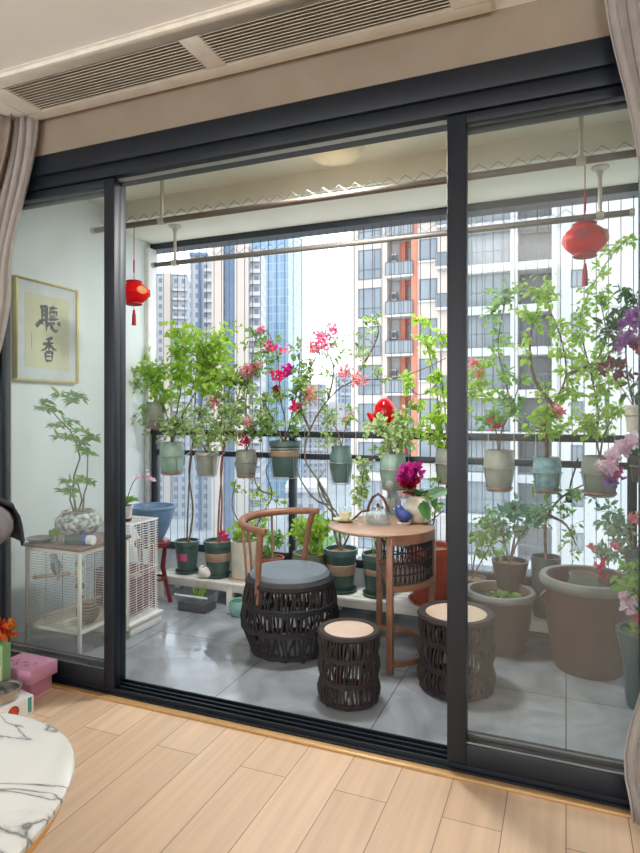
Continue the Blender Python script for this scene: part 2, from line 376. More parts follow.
# ------------------------------------------------------------------ air conditioner grille in the ceiling
v = E('air_vent', (-1.3, 2.02, CEIL), 'long white ceiling air vent with two louvred grilles above the sliding door', 'air vent')
def VL(mb, name, m, **k): return mb.build(name, m, v, org=v.location, **k)
fr = MB(); y0, y1, x0, x1 = 1.845, 2.19, -2.36, -.24
for a, b in ((y0, 1.912), (2.127, y1)): fr.box(x0, x1, a, b, CEIL - .022, CEIL)
for a, b in ((x0, -2.262), (-1.36, -1.272), (-.37, x1)): fr.box(a, b, 1.912, 2.127, CEIL - .022, CEIL)
VL(fr, 'frame', M['vent_frame'], bev=.003)
VL(MB().box(x0 - .012, x1 + .012, y0 - .012, y1 + .012, CEIL - .006, CEIL - .0005), 'flange', M['vent_frame'], bev=.002)
for a, b in ((-2.262, -1.36), (-1.272, -.37)):
    g = VL(MB().box(a, b, 1.912, 2.127, CEIL - .009, CEIL - .006), 'grille', M['vent_dark'])
    s = MB()
    for i in range(12):
        yy = 1.92 + i * .0178
        s.add([(a, yy, CEIL - .020), (b, yy, CEIL - .020), (b, yy + .012, CEIL - .010), (a, yy + .012, CEIL - .010), (a, yy, CEIL - .0225), (b, yy, CEIL - .0225), (b, yy + .012, CEIL - .0125), (a, yy + .012, CEIL - .0125)],
              [(0, 1, 2, 3), (7, 6, 5, 4), (0, 4, 5, 1), (1, 5, 6, 2), (2, 6, 7, 3), (3, 7, 4, 0)])
    s.build('louvre', M['vent_slat'], g, org=v.location, smooth=False)

# ------------------------------------------------------------------ curtains
def curtain(name, label, edge, far, y, m, npl, amp, cat='curtain'):
    # edge: list of (z, x) down the free edge; far: list of (z, x) down the other edge
    def ip(tab, z):
        for (za, xa), (zb, xb) in zip(tab, tab[1:]):
            if zb <= z <= za:
                k = (za - z) / (za - zb); k = k * k * (3 - 2 * k); return xa + (xb - xa) * k
        return tab[-1][1]
    mb = MB(); nz, nx = 40, npl * 8
    ztop, zbot = edge[0][0], edge[-1][0]
    for side in (0, 1):
        for i in range(nz + 1):
            z = ztop + (zbot - ztop) * i / nz
            for j in range(nx + 1):
                k = j / nx; x = ip(edge, z) * (1 - k) + ip(far, z) * k
                yy = y + amp * math.sin(k * npl * 2 * PI) * (1 + .2 * math.sin(k * 17 + z)) + .006 * math.sin(z * 5 + k * 9) + side * .003
                mb.v.append(Vector((x + .3 * amp * math.sin(k * npl * 4 * PI + .5), yy, z)))
    row = nx + 1; half = (nz + 1) * row
    for i in range(nz):
        for j in range(nx):
            a = i * row + j; mb.f.append([a, a + row, a + row + 1, a + 1]); a += half; mb.f.append([a, a + 1, a + row + 1, a + row])
    for i in range(nz):
        for j in (0, nx):
            a = i * row + j; q = [a, a + half, a + half + row, a + row]; mb.f.append(q if j == 0 else q[::-1])
    for j in range(nx):
        for i in (0, nz):
            a = i * row + j; q = [a, a + 1, a + half + 1, a + half]; mb.f.append(q if i == 0 else q[::-1])
    mb.keep = True
    loc = Vector((ip(edge, zbot), y, 0))
    o = mb.build(name, m, org=loc, ang=180); return tag(o, label, cat)
lc = curtain('sheer_curtain', 'pale grey sheer curtain gathered at the left end of the sliding door', [(2.735, -2.345), (1.95, -2.52), (1.2, -2.72), (.02, -2.68)], [(2.735, -2.52), (1.95, -2.7), (1.2, -2.85), (.02, -2.88)], 2.165, M['sheer'], 4, .018)
dc = curtain('drape_curtain', 'darker taupe curtain beside the left sheer, under the air vent', [(2.735, -2.45), (1.95, -2.66), (1.2, -2.82), (.02, -2.8)], [(2.735, -2.95), (1.95, -2.95), (1.2, -2.95), (.02, -2.95)], 2.105, M['curtain'], 5, .022)
rc = curtain('sheer_curtain', 'pale taupe curtain swept back at the right end of the sliding door', [(2.735, .105), (2.0, .21), (1.2, .285), (.6, .24), (.2, .165), (.02, .19)], [(2.735, .5), (2.0, .45), (1.2, .40), (.6, .45), (.2, .5), (.02, .5)], 2.13, M['sheer'], 7, .022)

# ------------------------------------------------------------------ framed calligraphy on the balcony wall
px, ya, yb, za, zb = XL, 2.60, 3.087, 1.50, 2.115
p = E('framed_calligraphy', (px, (ya + yb) / 2, za), 'gold-framed calligraphy of two large black characters on the white balcony wall', 'picture')
L = p.location
fr = MB(); b = .012; dp = .032
fr.box(px, px + dp, ya, yb, za, za + b); fr.box(px, px + dp, ya, yb, zb - b, zb); fr.box(px, px + dp, ya, ya + b, za + b, zb - b); fr.box(px, px + dp, yb - b, yb, za + b, zb - b)
fr.build('frame', M['goldframe'], p, org=L, bev=.001)
MB().box(px, px + .018, ya + b, yb - b, za + b, zb - b).build('mat_board', M['matboard'], p, org=L)
pw, ph = yb - ya, zb - za
PY = lambda x: ya + pw * (x - 50) / 415
paper = MB().box(px + .018, px + .0195, PY(112), PY(405), za + ph * .135, zb - ph * .135).build('paper', M['paper'], p, org=L)
def strokes(lst, x0, y0, w, hh, name):
    mb = MB()
    for pts, wd in lst:
        q = [Vector((0, x0 + a * w, y0 - bb * hh)) for a, bb in pts]
        # resample
        fine = []
        for a, c in zip(q, q[1:]):
            for i in range(5): fine.append(a.lerp(c, i / 5))
        fine.append(q[-1]); n = len(fine); l, r = [], []
        for i, pnt in enumerate(fine):
            tt = (fine[min(i + 1, n - 1)] - fine[max(i - 1, 0)]).normalized(); nn = Vector((0, -tt.z, tt.y)); k = i / (n - 1)
            ww = wd * (1.25 - .9 * k + .35 * math.sin(k * PI)) * w * .5
            l.append(pnt + nn * ww); r.append(pnt - nn * ww)
        for i in range(n - 1):
            qd = [l[i], l[i + 1], r[i + 1], r[i]]
            mb.prism([v + Vector((px + .0196, 0, 0)) for v in qd], (.0006, 0, 0))
    return mb.build(name, M['ink'], p, org=L, smooth=False)
ting = [([(.16, .14), (.48, .04)], .09), ([(.26, .10), (.25, .64)], .09), ([(.42, .06), (.43, 1.0)], .12), ([(.26, .28), (.41, .25)], .06), ([(.26, .43), (.41, .39)], .06),
        ([(.0, .88), (.2, .66), (.42, .55)], .11), ([(.12, .62), (.33, .8)], .07),
        ([(.55, .13), (.9, .05)], .08), ([(.72, .0), (.66, .2)], .07), ([(.56, .25), (.58, .42)], .06), ([(.56, .25), (.88, .21), (.84, .41)], .07), ([(.58, .42), (.84, .40)], .05), ([(.67, .24), (.67, .4)], .04), ([(.76, .23), (.76, .4)], .04),
        ([(.52, .54), (.95, .48)], .09), ([(.52, .66), (.46, .84)], .10), ([(.6, .64), (.65, .86), (.8, .97), (.93, .9)], .11), ([(.72, .62), (.78, .72)], .09), ([(.92, .6), (1.02, .74)], .12)]
xiang = [([(.74, .0), (.3, .12)], .13), ([(.12, .3), (.84, .2)], .12), ([(.52, .08), (.5, .58)], .13), ([(.5, .28), (.28, .48), (.0, .58)], .11), ([(.52, .28), (.8, .46), (1.02, .5)], .13),
         ([(.28, .62), (.3, .96)], .11), ([(.3, .62), (.74, .58), (.68, .98)], .13), ([(.32, .78), (.68, .75)], .09), ([(.3, .96), (.68, .94)], .11)]
strokes(ting, PY(180), zb - ph * .222, PY(338) - PY(180), ph * .265, 'character')
strokes(xiang, PY(212), zb - ph * .548, PY(316) - PY(212), ph * .25, 'character')
sg = [([(.5, k * .2), (.55, k * .2 + .13)], .6) for k in range(5)]
strokes(sg, PY(150), zb - ph * .53, .006, ph * .17, 'signature')

# ------------------------------------------------------------------ balcony ceiling lamp
c = atZ(335, 148, BCEIL - .03); c.z = BCEIL
l = E('ceiling_lamp', c, 'round cream dome lamp on the balcony ceiling', 'ceiling lamp')
MB().lathe([(0, 0), (.162, 0), (.168, -.012), (.162, -.02), (0, -.02)], n=36).build('base', M['vent_frame'], l)
MB().lathe([(.16, -.018), (.155, -.045), (.125, -.078), (.07, -.098), (0, -.104)], n=36).build('shade', M['dome'], l)

# ------------------------------------------------------------------ drying rods
def rod(y, zr, x0, x1, posts, ztop, label, m, flange):
    r = E('drying_rod', ((x0 + x1) / 2, y, zr), label, 'drying rod', 'clothes drying rods under the balcony ceiling'); L = r.location
    MB().tube([(x0, y, zr), (x1, y, zr)], .0175, 12).build('rod', m, r, org=L)
    for xp in posts:
        MB().tube([(xp, y, zr), (xp, y, ztop)], .0105, 10).build('post', M['rodm'], r, org=L)
        MB().lathe([(0, ztop), (.045, ztop), (.045, ztop - .008), (.02, ztop - .022), (.012, ztop - .05), (0, ztop - .05)], (xp, y, 0), 18).build('flange', M['rodm'], r, org=L)
        MB().tube([(xp - .02, y, zr), (xp + .02, y, zr)], .023, 12).build('collar', M['rodm'], r, org=L)
    z = []; n = int((x1 - x0 - .1) / .05); 
    for i in range(n): z.append((x0 + .2 + i * .045 if x0 + .2 + i * .045 < x1 - .12 else x1 - .12, y, zr + (.02 if i % 2 else .055)))
    MB().tube(z, .0017, 5).build('zigzag_wire', M['wire'], r, org=L)
    for xe in (x0, x1): MB().tube([(xe - .012, y, zr), (xe + .012, y, zr)], .021, 12).build('end_cap', M['rodm'], r, org=L)
    return r
R1Y, R1Z = 2.99, 2.455
rod(R1Y, R1Z, -2.75, .75, (atY(162, 172, R1Y).x, atY(581, 95, R1Y).x), BCEIL, 'brown clothes drying rod nearer the door, hung from two posts', M['rodd'], 0)
R2Y = 3.55; R2Z = 2.36
M['rodg'] = mat('grey_rod', srgb(108, 104, 98), .4, .25)
rod(R2Y, R2Z, atY(154, 266, R2Y).x, atY(632, 212, R2Y).x, (atY(175, 226, R2Y).x, atY(600, 163, R2Y).x), SOFF, 'silver clothes drying rod farther out, in front of the wire screen', M['rodg'], 0)

# ------------------------------------------------------------------ red lanterns
def lantern(u, v, wpx, label):
    y = R1Y; s = wpx * pxm(u, y); c = atY(u, v, y); r_ = s / 2
    o = E('red_lantern', c, label, 'lantern', 'red paper lanterns hung from the drying rod')
    hh = r_ * .62
    prof = [(r_ * .46, -hh), (r_ * .62, -hh * .86), (r_ * .86, -hh * .5), (r_, -hh * .08), (r_ * .97, hh * .25), (r_ * .82, hh * .6), (r_ * .6, hh * .88), (r_ * .45, hh)]
    MB().lathe(prof, n=32).build('body', M['red'], o)
    for sg, nm in ((1, 'top_collar'), (-1, 'bottom_collar')):
        MB().lathe([(0, sg * hh * .95), (r_ * .46, sg * hh * .95), (r_ * .52, sg * hh * 1.2), (r_ * .46, sg * hh * 1.26), (0, sg * hh * 1.26)], n=24).build(nm, M['redd'], o)
    for a in (-1.75, -.35, .95, 2.5):
        # printed medallions lie on the curved side
        med = MB(); ctr = Vector((math.cos(a), math.sin(a), 0)); tan = Vector((-math.sin(a), math.cos(a), 0)); ring = []
        for k in range(16):
            ang = 2 * PI * k / 16; dz = .42 * hh * math.sin(ang) + .12 * hh; dt = .36 * math.cos(ang) * r_
            rr = r_ * (1.012 - .28 * abs(dz / hh) ** 2.2); ring.append((ctr * math.sqrt(max(rr * rr - dt * dt, 0)) + tan * dt + Vector((0, 0, dz))))
        med.add([sum(ring, Vector()) / 16 + ctr * r_ * .06] + ring, [(0, 1 + k, 1 + (k + 1) % 16) for k in range(16)])
        med.build('medallion', M['goldpr'] if a in (-.35, 2.5) else M['redd'], o)
    MB().tube([(0, 0, hh * 1.2), (0, 0, R1Z - .012 - c.z)], .0022, 6).build('cord', M['redd'], o)
    MB().tube([(0, 0, hh * 2.1), (0, 0, hh * 3.4)], .005, 6).build('knot', M['redd'], o)
    t = MB().tube([(0, 0, -hh * 1.2), (0, 0, -hh * 1.75)], .002, 5).build('tassel_cord', M['redd'], o)
    tt = MB().lathe([(0, -hh * 1.7), (.006, -hh * 1.75), (.008, -hh * 2.05), (.011, -hh * 2.3), (.013, -hh * 3.35), (0, -hh * 3.38)], n=10); tt.build('tassel', M['redd'], o)
    return o
lantern(134, 293, 31, 'red lantern with tassel beside the open door frame near the calligraphy wall')
lantern(585, 240, 44, 'red lantern with tassel seen through the right glass door panel')

# ------------------------------------------------------------------ railing, wire screen
rl = E('balcony_railing', (-1, BY, .27), 'dark metal balcony railing with two rails and glass infill below', 'railing'); L = rl.location
zr = lambda u, v: atY(u, v, BY).z
zt, zm = 1.32 - 23 * pxm(300, BY), 1.32 - 45 * pxm(300, BY)
MB().box(XL, BXR, BY - .035, BY + .035, zt - .022, zt + .022).build('top_rail', M['rail'], rl, org=L, bev=.008)
MB().box(XL, BXR, BY - .02, BY + .02, zm - .02, zm + .02).build('middle_rail', M['rail'], rl, org=L, bev=.004)
MB().box(XL, BXR, BY - .02, BY + .02, .27, .325).build('bottom_rail', M['rail'], rl, org=L, bev=.004)
posts = [atY(156, 430, BY).x, atY(293, 430, BY).x, -.68, atY(632, 430, BY).x, BXR - .03]
for x in posts: MB().box(max(x, XL + .025) - .024, max(x, XL + .025) + .024, BY - .024, BY + .024, .27, zt).build('post', M['rail'], rl, org=L, bev=.003)
for a, b in zip(posts, posts[1:]): MB().box(max(a, XL + .025) + .03, b - .03, BY - .004, BY + .004, .33, zm - .02).build('glass_panel', M['railglass'], rl, org=L)
ws = E('wire_screen', (-1, 3.95, .27), 'safety screen of thin vertical steel wires from parapet to ceiling', 'safety screen'); L = ws.location
x = XL - .2
while x < BXR - .04:
    MB().tube([(x, 3.95, .27), (x, 3.95, SOFF - .045)], .0025, 5).build('wire', M['wire'], ws, org=L); x += .066
MB().box(XL - .25, BXR, 3.93, 3.97, .27, .295).build('bottom_track', M['alu'], ws, org=L)

# ------------------------------------------------------------------ furniture on the balcony
def drum(o, prof, nst, m, rs, hoops, hr):
    """a woven rope drum: upright strands that follow the profile, tied by woven hoops"""
    mb = MB()
    def rad(z):
        for (ra, a), (rb, b) in zip(prof, prof[1:]):
            if a <= z <= b: return ra + (rb - ra) * (z - a) / (b - a)
        return prof[-1][0]
    z0, z1 = prof[0][1], prof[-1][1]
    for i in range(nst):
        a = 2 * PI * i / nst; pts = []
        for k in range(13):
            z = z0 + (z1 - z0) * k / 12; aa = a + (.022 if i % 4 else -.05) * math.sin(k * 1.05 + (i % 2) * 1.2)
            pts.append((rad(z) * math.cos(aa), rad(z) * math.sin(aa), z))
        mb.tube(pts, rs, 5)
    mb.build('woven_side', m, o)
    for z in hoops:
        h = MB()
        for dz in (-hr * 1.3, 0, hr * 1.3):
            h.tube([((rad(z) + .002) * math.cos(2 * PI * k / 40), (rad(z) + .002) * math.sin(2 * PI * k / 40), z + dz + hr * .5 * math.sin(k * 2.5)) for k in range(40)], hr, 6, True)
        h.build('hoop', m, o)
def stool(x, y, dia, h, label):
    o = E('woven_stool', (x, y, 0), label, 'stool', 'woven drum stools'); r = dia / 2
    prof = [(r * .88, .012), (r * .98, h * .1), (r * 1.0, h * .2), (r * .9, h * .33), (r * .99, h * .48), (r * .98, h * .55), (r * .9, h * .66), (r * .98, h * .82), (r * .95, h * .94)]
    drum(o, prof, 50, M['rattan'], r * .036, (h * .06, h * .33, h * .66), r * .04)
    MB().lathe([(r * .78, h * .93), (r * .96, h * .92), (r * 1.02, h * .955), (r * .98, h * .992), (r * .88, h), (r * .8, h * .985), (r * .78, h * .93)], n=44).build('rope_rim', M['rattan'], o)
    MB().lathe([(0, h * .94), (r * .81, h * .94), (r * .81, h * .975), (0, h * .975)], n=44).build('seat_disc', M['stoolwood'], o)
    g = MB(); g.tube([(r * .86 * math.cos(2 * PI * k / 36), r * .86 * math.sin(2 * PI * k / 36), .006) for k in range(36)], .006, 6, True); g.build('base_ring', M['rail'], o)
    for k in range(4):
        a = PI / 4 + k * PI / 2; MB().tube([(r * .84 * math.cos(a), r * .84 * math.sin(a), .004), (r * .84 * math.cos(a), r * .84 * math.sin(a), h * .93)], .007, 6).build('leg', M['rattan'], o)
    return o
stool(-.925, 2.627, .285, .325, 'small dark woven drum stool with pale wood top, standing clear of the door post')
stool(-.489, 2.935, .362, .362, 'larger dark woven drum stool with pale wood top, half behind the dark door post')

# chair
cx, cy = -1.418, 3.044
ch = E('tub_chair', (cx, cy, 0), 'woven drum chair with curved wooden back rail and slate grey cushion', 'chair', rz=0)
prof = [(.205, .015), (.225, .06), (.262, .16), (.268, .2), (.255, .27), (.248, .34), (.232, .39)]
drum(ch, prof, 68, M['rattanb'], .0066, (.03, .165, .275), .0075)
MB().lathe([(.19, .375), (.225, .37), (.247, .385), (.245, .405), (.225, .418), (.2, .41), (.19, .375)], n=48).build('rope_rim', M['rattanb'], ch)
MB().lathe([(0, .39), (.2, .39), (.218, .405), (.222, .425), (.205, .445), (.15, .455), (0, .46)], n=44).build('cushion', M['cushion'], ch)
MB().lathe([(0, .376), (.2, .376), (.2, .392), (0, .392)], n=40).build('seat_base', M['rattanb'], ch)
for k in range(4):
    a = PI / 4 + k * PI / 2; MB().tube([(.2 * math.cos(a), .2 * math.sin(a), 0), (.2 * math.cos(a), .2 * math.sin(a), .03)], .012, 8).build('foot', M['rail'], ch)
def P3(u, v, Y): return atY(u, v, Y) - Vector((cx, cy, 0))
pts = []
for i in range(31):
    k = i / 30; a = math.radians(-94 - 196 * k)
    pts.append((.262 * math.cos(a) - .012, .235 * math.sin(a), .69 + .045 * k))
MB().tube(pts, [.018 + .005 * math.sin(PI * i / 30) for i in range(31)], 12).build('back_rail', M['wood'], ch)
for a0, a1, zz in ((-112, -101, .69), (95, 78, .73)):
    a = math.radians(a0); b_ = math.radians(a1)
    b1 = bez(Vector((.236 * math.cos(a), .236 * math.sin(a), .30)), Vector((.225 * math.cos(a), .225 * math.sin(a), .54)), Vector((.262 * math.cos(b_) - .012, .235 * math.sin(b_), zz)), 10)
    MB().tube(b1, [.0145 + .004 * (i / 9) for i in range(10)], 10).build('back_post', M['wood'], ch)
for a0, a1 in ((-150, -158), (180, 180), (140, 135)):
    a = math.radians(a0); b_ = math.radians(a1); zz = .69 + .045 * ((-94 - (a1 if a1 < 0 else a1 - 360)) / 196)
    b1 = bez(Vector((.236 * math.cos(a), .236 * math.sin(a), .34)), Vector((.245 * math.cos(a), .245 * math.sin(a), .55)), Vector((.262 * math.cos(b_) - .012, .235 * math.sin(b_), zz)), 8)
    MB().tube(b1, .0075, 8).build('spindle', M['wood'], ch)

# round table with a woven half basket
tx, ty, tz = -.94, 3.195, .70
tb = E('tea_table', (tx, ty, 0), 'round walnut tea table with a woven half basket under its top', 'table')
R = .288
MB().lathe([(0, tz - .018), (R - .01, tz - .018), (R, tz - .012), (R, tz - .004), (R - .006, tz), (0, tz)], n=56).build('tabletop', M['wood_top'], tb)
def arc(r, a0, a1, z, n=26): return [(r * math.cos(math.radians(a0 + (a1 - a0) * i / (n - 1))), r * math.sin(math.radians(a0 + (a1 - a0) * i / (n - 1))), z) for i in range(n)]
def ringseg(r0, r1, a0, a1, z0, z1, n=30):
    mb = MB()
    for i in range(n):
        a = math.radians(a0 + (a1 - a0) * i / (n - 1)); c, s_ = math.cos(a), math.sin(a)
        mb.v += [Vector((r0 * c, r0 * s_, z0)), Vector((r1 * c, r1 * s_, z0)), Vector((r1 * c, r1 * s_, z1)), Vector((r0 * c, r0 * s_, z1))]
    for i in range(n - 1):
        o = i * 4
        for k in range(4): mb.f.append([o + k, o + (k + 1) % 4, o + 4 + (k + 1) % 4, o + 4 + k])
    mb.f.append([0, 1, 2, 3]); e = (n - 1) * 4; mb.f.append([e + 3, e + 2, e + 1, e]); return mb
A0, A1 = -66, 110
ringseg(R - .03, R + .004, A0, A1, tz - .055, tz - .006).build('apron', M['wood'], tb)
ringseg(R - .045, R + .002, A0, A1, .41, .44).build('shelf_rim', M['wood'], tb)
half = [(0, 0, 0)] + arc(R - .04, A0, A1, 0); mb = MB(); mb.prism([Vector(q) + Vector((0, 0, .418)) for q in half[1:]], (0, 0, .012)); mb.build('shelf', M['wood'], tb)
w = MB()
for i in range(64):
    a = math.radians(A0 + 4 + (A1 - A0 - 8) * i / 63); r_ = R - .012; dx = .03 * (1 if i % 2 else -1)
    w.tube([(r_ * math.cos(a), r_ * math.sin(a), .44), (r_ * math.cos(a + dx), r_ * math.sin(a + dx), .50), (r_ * math.cos(a - dx), r_ * math.sin(a - dx), .58), (r_ * math.cos(a), r_ * math.sin(a), tz - .05)], .0032, 5)
for z in (.49, .55, .60): w.tube(arc(R - .012, A0, A1, z), .0045, 6)
w.build('woven_basket', M['rattanb'], tb)
for a in (A0 + 2, 14, A1 - 2):
    a = math.radians(a); c, s_ = (R - .012) * math.cos(a), (R - .012) * math.sin(a)
    MB().box(c - .017, c + .017, s_ - .015, s_ + .015, .0, tz - .02).build('leg', M['wood'], tb, bev=.005)
ringseg(R - .038, R - .008, A0, A1, .03, .055).build('foot_rail', M['wood'], tb)

# things on the table
def onT(u, v): return atZ(u, v, tz)
c = onT(345, 521)
o = E('saucer', c, 'pale yellow-green saucer under the teacup on the round tea table', 'saucer')
MB().lathe([(0, 0), (.035, 0), (.066, .011), (.069, .014), (.064, .013), (.034, .005), (0, .005)], n=32).build('dish', M['saucer'], o)
o = E('teacup', c + Vector((.002, 0, .0055)), 'small cream teacup with a clear lid-like rim on the yellow-green saucer', 'teacup')
MB().lathe([(0, 0), (.02, 0), (.021, .006), (.034, .024), (.037, .045), (.034, .045), (.031, .026), (.016, .01), (0, .01)], n=26).build('bowl', M['ivory'], o)
MB().lathe([(.0335, .041), (.036, .06), (.038, .075), (.036, .075), (.033, .06), (.0305, .041)], n=26).build('glass_rim', M['clear'], o)
MB().lathe([(0, .036), (.0325, .036)], n=20).build('tea', M['stoolwood'], o)
c = onT(378, 524)
k = E('glass_kettle', c, 'clear glass kettle with arched dark wooden handle on the tea table', 'kettle')
MB().lathe([(0, .0), (.05, 0), (.066, .012), (.07, .04), (.062, .068), (.042, .082), (.034, .088), (.031, .088), (.039, .08), (.059, .066), (.067, .04), (.063, .014), (.048, .004), (0, .004)], n=36).build('body', M['clear'], k)
MB().lathe([(0, .0045), (.047, .005), (.062, .015), (.065, .04), (.063, .048), (0, .048)], n=30).build('water', glassmat('tea_water', .02, (.8, .8, .8), (.88, .9, .9), 1.2), k)
lid = MB().lathe([(0, .088), (.034, .088), (.03, .096), (.012, .1), (0, .1)], n=24).build('lid', M['chrome'], k)
MB().ball((0, 0, .106), .009).build('lid_knob', M['brownp'], lid)
MB().tube(bez(Vector((-.062, -.01, .045)), Vector((-.095, -.015, .05)), Vector((-.108, -.018, .088)), 8), [.013, .012, .011, .010, .009, .008, .0075, .007], 10).build('spout', M['clear'], k)
MB().tube([(-.058, .0, .075), (-.052, 0, .10), (-.03, 0, .145), (0, 0, .165), (.03, 0, .145), (.052, 0, .10), (.058, 0, .07)], .0075, 9).build('handle', M['brownp'], k)
MB().tube([(-.05, .0, .07), (-.1, .02, .06), (-.16, .03, .005)], .006, 8).build('side_grip', M['brownp'], k)
c = onT(404, 524)
b = E('ceramic_bird', c, 'plump blue and white ceramic bird figurine on the tea table', 'figurine')
MB().lathe([(0, 0), (.034, 0), (.038, .006), (.034, .012), (0, .012)], n=24).build('base', M['ivory'], b)
MB().tube([(.048, -.008, .05), (.036, -.006, .047), (.016, -.002, .042), (-.004, 0, .044), (-.02, .002, .058), (-.028, .003, .078), (-.028, .003, .094), (-.026, .003, .104)], [.004, .016, .031, .036, .032, .026, .022, .008], 16).build('body', M['bluec'], b, ang=60)
MB().tube([(-.046, -.002, .082), (-.062, -.005, .079)], [.007, .001], 8).build('beak', M['ivory'], b)
for s_ in (-1, 1): MB().tube([(-.01, s_ * .033, .05), (.015, s_ * .034, .046), (.036, s_ * .024, .05)], [.012, .013, .003], 8).build('wing', M['bluec'], b)
c = onT(392, 515); c.y += .03
sc_ = E('stone_cat', c, 'grey stone cat statuette sitting behind the glass kettle', 'statuette')
MB().tube([(0, 0, 0), (0, 0, .03), (0, 0, .07), (0, 0, .105), (-.006, -.01, .135), (-.012, -.018, .15), (-.014, -.026, .175), (-.014, -.026, .195), (-.014, -.026, .205)], [.046, .05, .046, .036, .026, .027, .03, .022, .006], 16).build('body', M['stone'], sc_, ang=70)
for s_ in (-1, 1): MB().tube([(-.014 + s_ * .017, -.026, .19), (-.014 + s_ * .021, -.028, .218)], [.011, .001], 6).build('ear', M['stone'], sc_)
MB().tube([(.03, .0, .015), (.055, -.02, .012), (.05, -.05, .012), (.02, -.056, .012)], [.012, .011, .009, .006], 8).build('tail', M['stone'], sc_)
for s_ in (-1, 1): MB().tube([(s_ * .016, -.034, .10), (s_ * .018, -.046, .05), (s_ * .018, -.05, .008)], [.012, .011, .013], 8).build('leg', M['stone'], sc_)

# ------------------------------------------------------------------ plant benches
BZ = .155
def bench(x0, x1, y0, y1, label):
    o = E('plant_bench', ((x0 + x1) / 2, (y0 + y1) / 2, 0), label, 'bench', 'low white plant benches'); L = o.location
    n = 4; wd = (y1 - y0 - .03) / n
    for i in range(n): MB().box(x0, x1, y0 + i * (wd + .01), y0 + i * (wd + .01) + wd, BZ - .018, BZ).build('slat', M['white'], o, org=L, bev=.002)
    for y in (y0 + .012, y1 - .032): MB().box(x0 + .02, x1 - .02, y, y + .02, BZ - .062, BZ - .018).build('apron', M['white'], o, org=L, bev=.002)
    k = 3
    for i in range(k):
        xx = x0 + .03 + (x1 - x0 - .1) * i / (k - 1)
        for y in (y0 + .006, y1 - .046): MB().box(xx, xx + .045, y, y + .04, 0, BZ - .02).build('leg', M['white'], o, org=L, bev=.002)
    f = MB().box(x0 + .1, x0 + .12, y0 + .011, y0 + .013, BZ - .048, BZ - .04); f.build('screw_plate', M['rail'], o, org=L)
bench(-2.73, -1.50, 3.555, 3.815, 'low white slatted plant bench reaching from the blue bowl to the chair')
bench(-1.46, .03, 3.555, 3.815, 'low white slatted plant bench behind the tea table and big brown pots')

# ------------------------------------------------------------------ plant toolkit
def potprof(kind, w, h):
    r = w / 2
    if kind == 'taper': return [(0, 0), (r * .7, 0), (r * .72, h * .02), (r * .92, h * .86), (r, h * .87), (r, h), (r * .9, h), (r * .88, h * .9), (0, h * .9)]
    if kind == 'barrel': return [(0, 0), (r * .68, 0), (r * .84, h * .18), (r * .97, h * .5), (r * .96, h * .78), (r * .88, h * .93), (r * .92, h), (r * .82, h), (r * .8, h * .9), (0, h * .9)]
    if kind == 'jar': return [(0, 0), (r * .66, 0), (r * .7, h * .05), (r * .96, h * .5), (r * .99, h * .7), (r * .8, h * .9), (r * .86, h), (r * .76, h), (r * .72, h * .9), (0, h * .9)]
    if kind == 'straight': return [(0, 0), (r * .86, 0), (r * .9, h * .03), (r * .98, h * .95), (r, h), (r * .9, h), (r * .89, h * .9), (0, h * .9)]
    if kind == 'bowl': return [(0, 0), (r * .5, 0), (r * .56, h * .05), (r * .86, h * .4), (r * .99, h * .72), (r * .9, h * .95), (r * .93, h), (r * .83, h), (r * .8, h * .92), (0, h * .92)]
    if kind == 'flare': return [(0, 0), (r * .62, 0), (r * .66, h * .1), (r * .74, h * .55), (r * .96, h * .92), (r, h), (r * .88, h), (r * .84, h * .9), (0, h * .9)]
    if kind == 'round': return [(0, 0), (r * .5, 0), (r * .55, h * .06), (r * .95, h * .36), (r, h * .55), (r * .86, h * .84), (r * .66, h * .95), (r * .7, h), (r * .6, h), (r * .58, h * .93), (0, h * .93)]
def prad(prof, z):
    best = 0
    for (ra, a), (rb, b) in zip(prof, prof[1:]):
        if a <= z <= b and b > a: best = max(best, ra + (rb - ra) * (z - a) / (b - a))
    return best
def pot(o, kind, w, h, m, band=None, saucer=None, patches=None):
    pf = potprof(kind, w, h); MB().lathe(pf, n=30).build('pot', M[m], o)
    zs = h * .925; sr = {'bowl': .82, 'round': .6, 'jar': .73}.get(kind, .86) * w / 2
    s = MB(); s.lathe([(sr, zs - .004), (sr * .5, zs + .004), (0, zs + .008)], n=18); s.build('soil', M['soil'], o)
    if band:
        bm_, a, b = band; MB().lathe([(prad(pf, h * a) + .001, h * a), (prad(pf, h * a) + .003, h * a + .003), (prad(pf, h * b) + .003, h * b - .003), (prad(pf, h * b) + .001, h * b)], n=30).build('band', M[bm_], o)
    if patches:
        for a0 in patches:
            mb = MB(); z0, z1 = h * .42, h * .64; r0, r1 = prad(pf, z0) + .0025, prad(pf, z1) + .0025
            A = [math.radians(a0 - 20 + 40 * i / 6) for i in range(7)]
            q = [Vector((r0 * math.cos(a), r0 * math.sin(a), z0)) for a in A] + [Vector((r1 * math.cos(a), r1 * math.sin(a), z1)) for a in A]
            mb.add(q, [(i, i + 1, 8 + i, 7 + i) for i in range(6)]); mb.build('patch', M['pinkb'], o)
    if saucer:
        r = w / 2 * .82; MB().lathe([(0, 0), (r * .95, 0), (r * 1.12, .018), (r * 1.16, .022), (r * 1.08, .022), (r * .95, .006)], n=28).build('saucer', M[saucer], o)
    return zs
BRK = 0
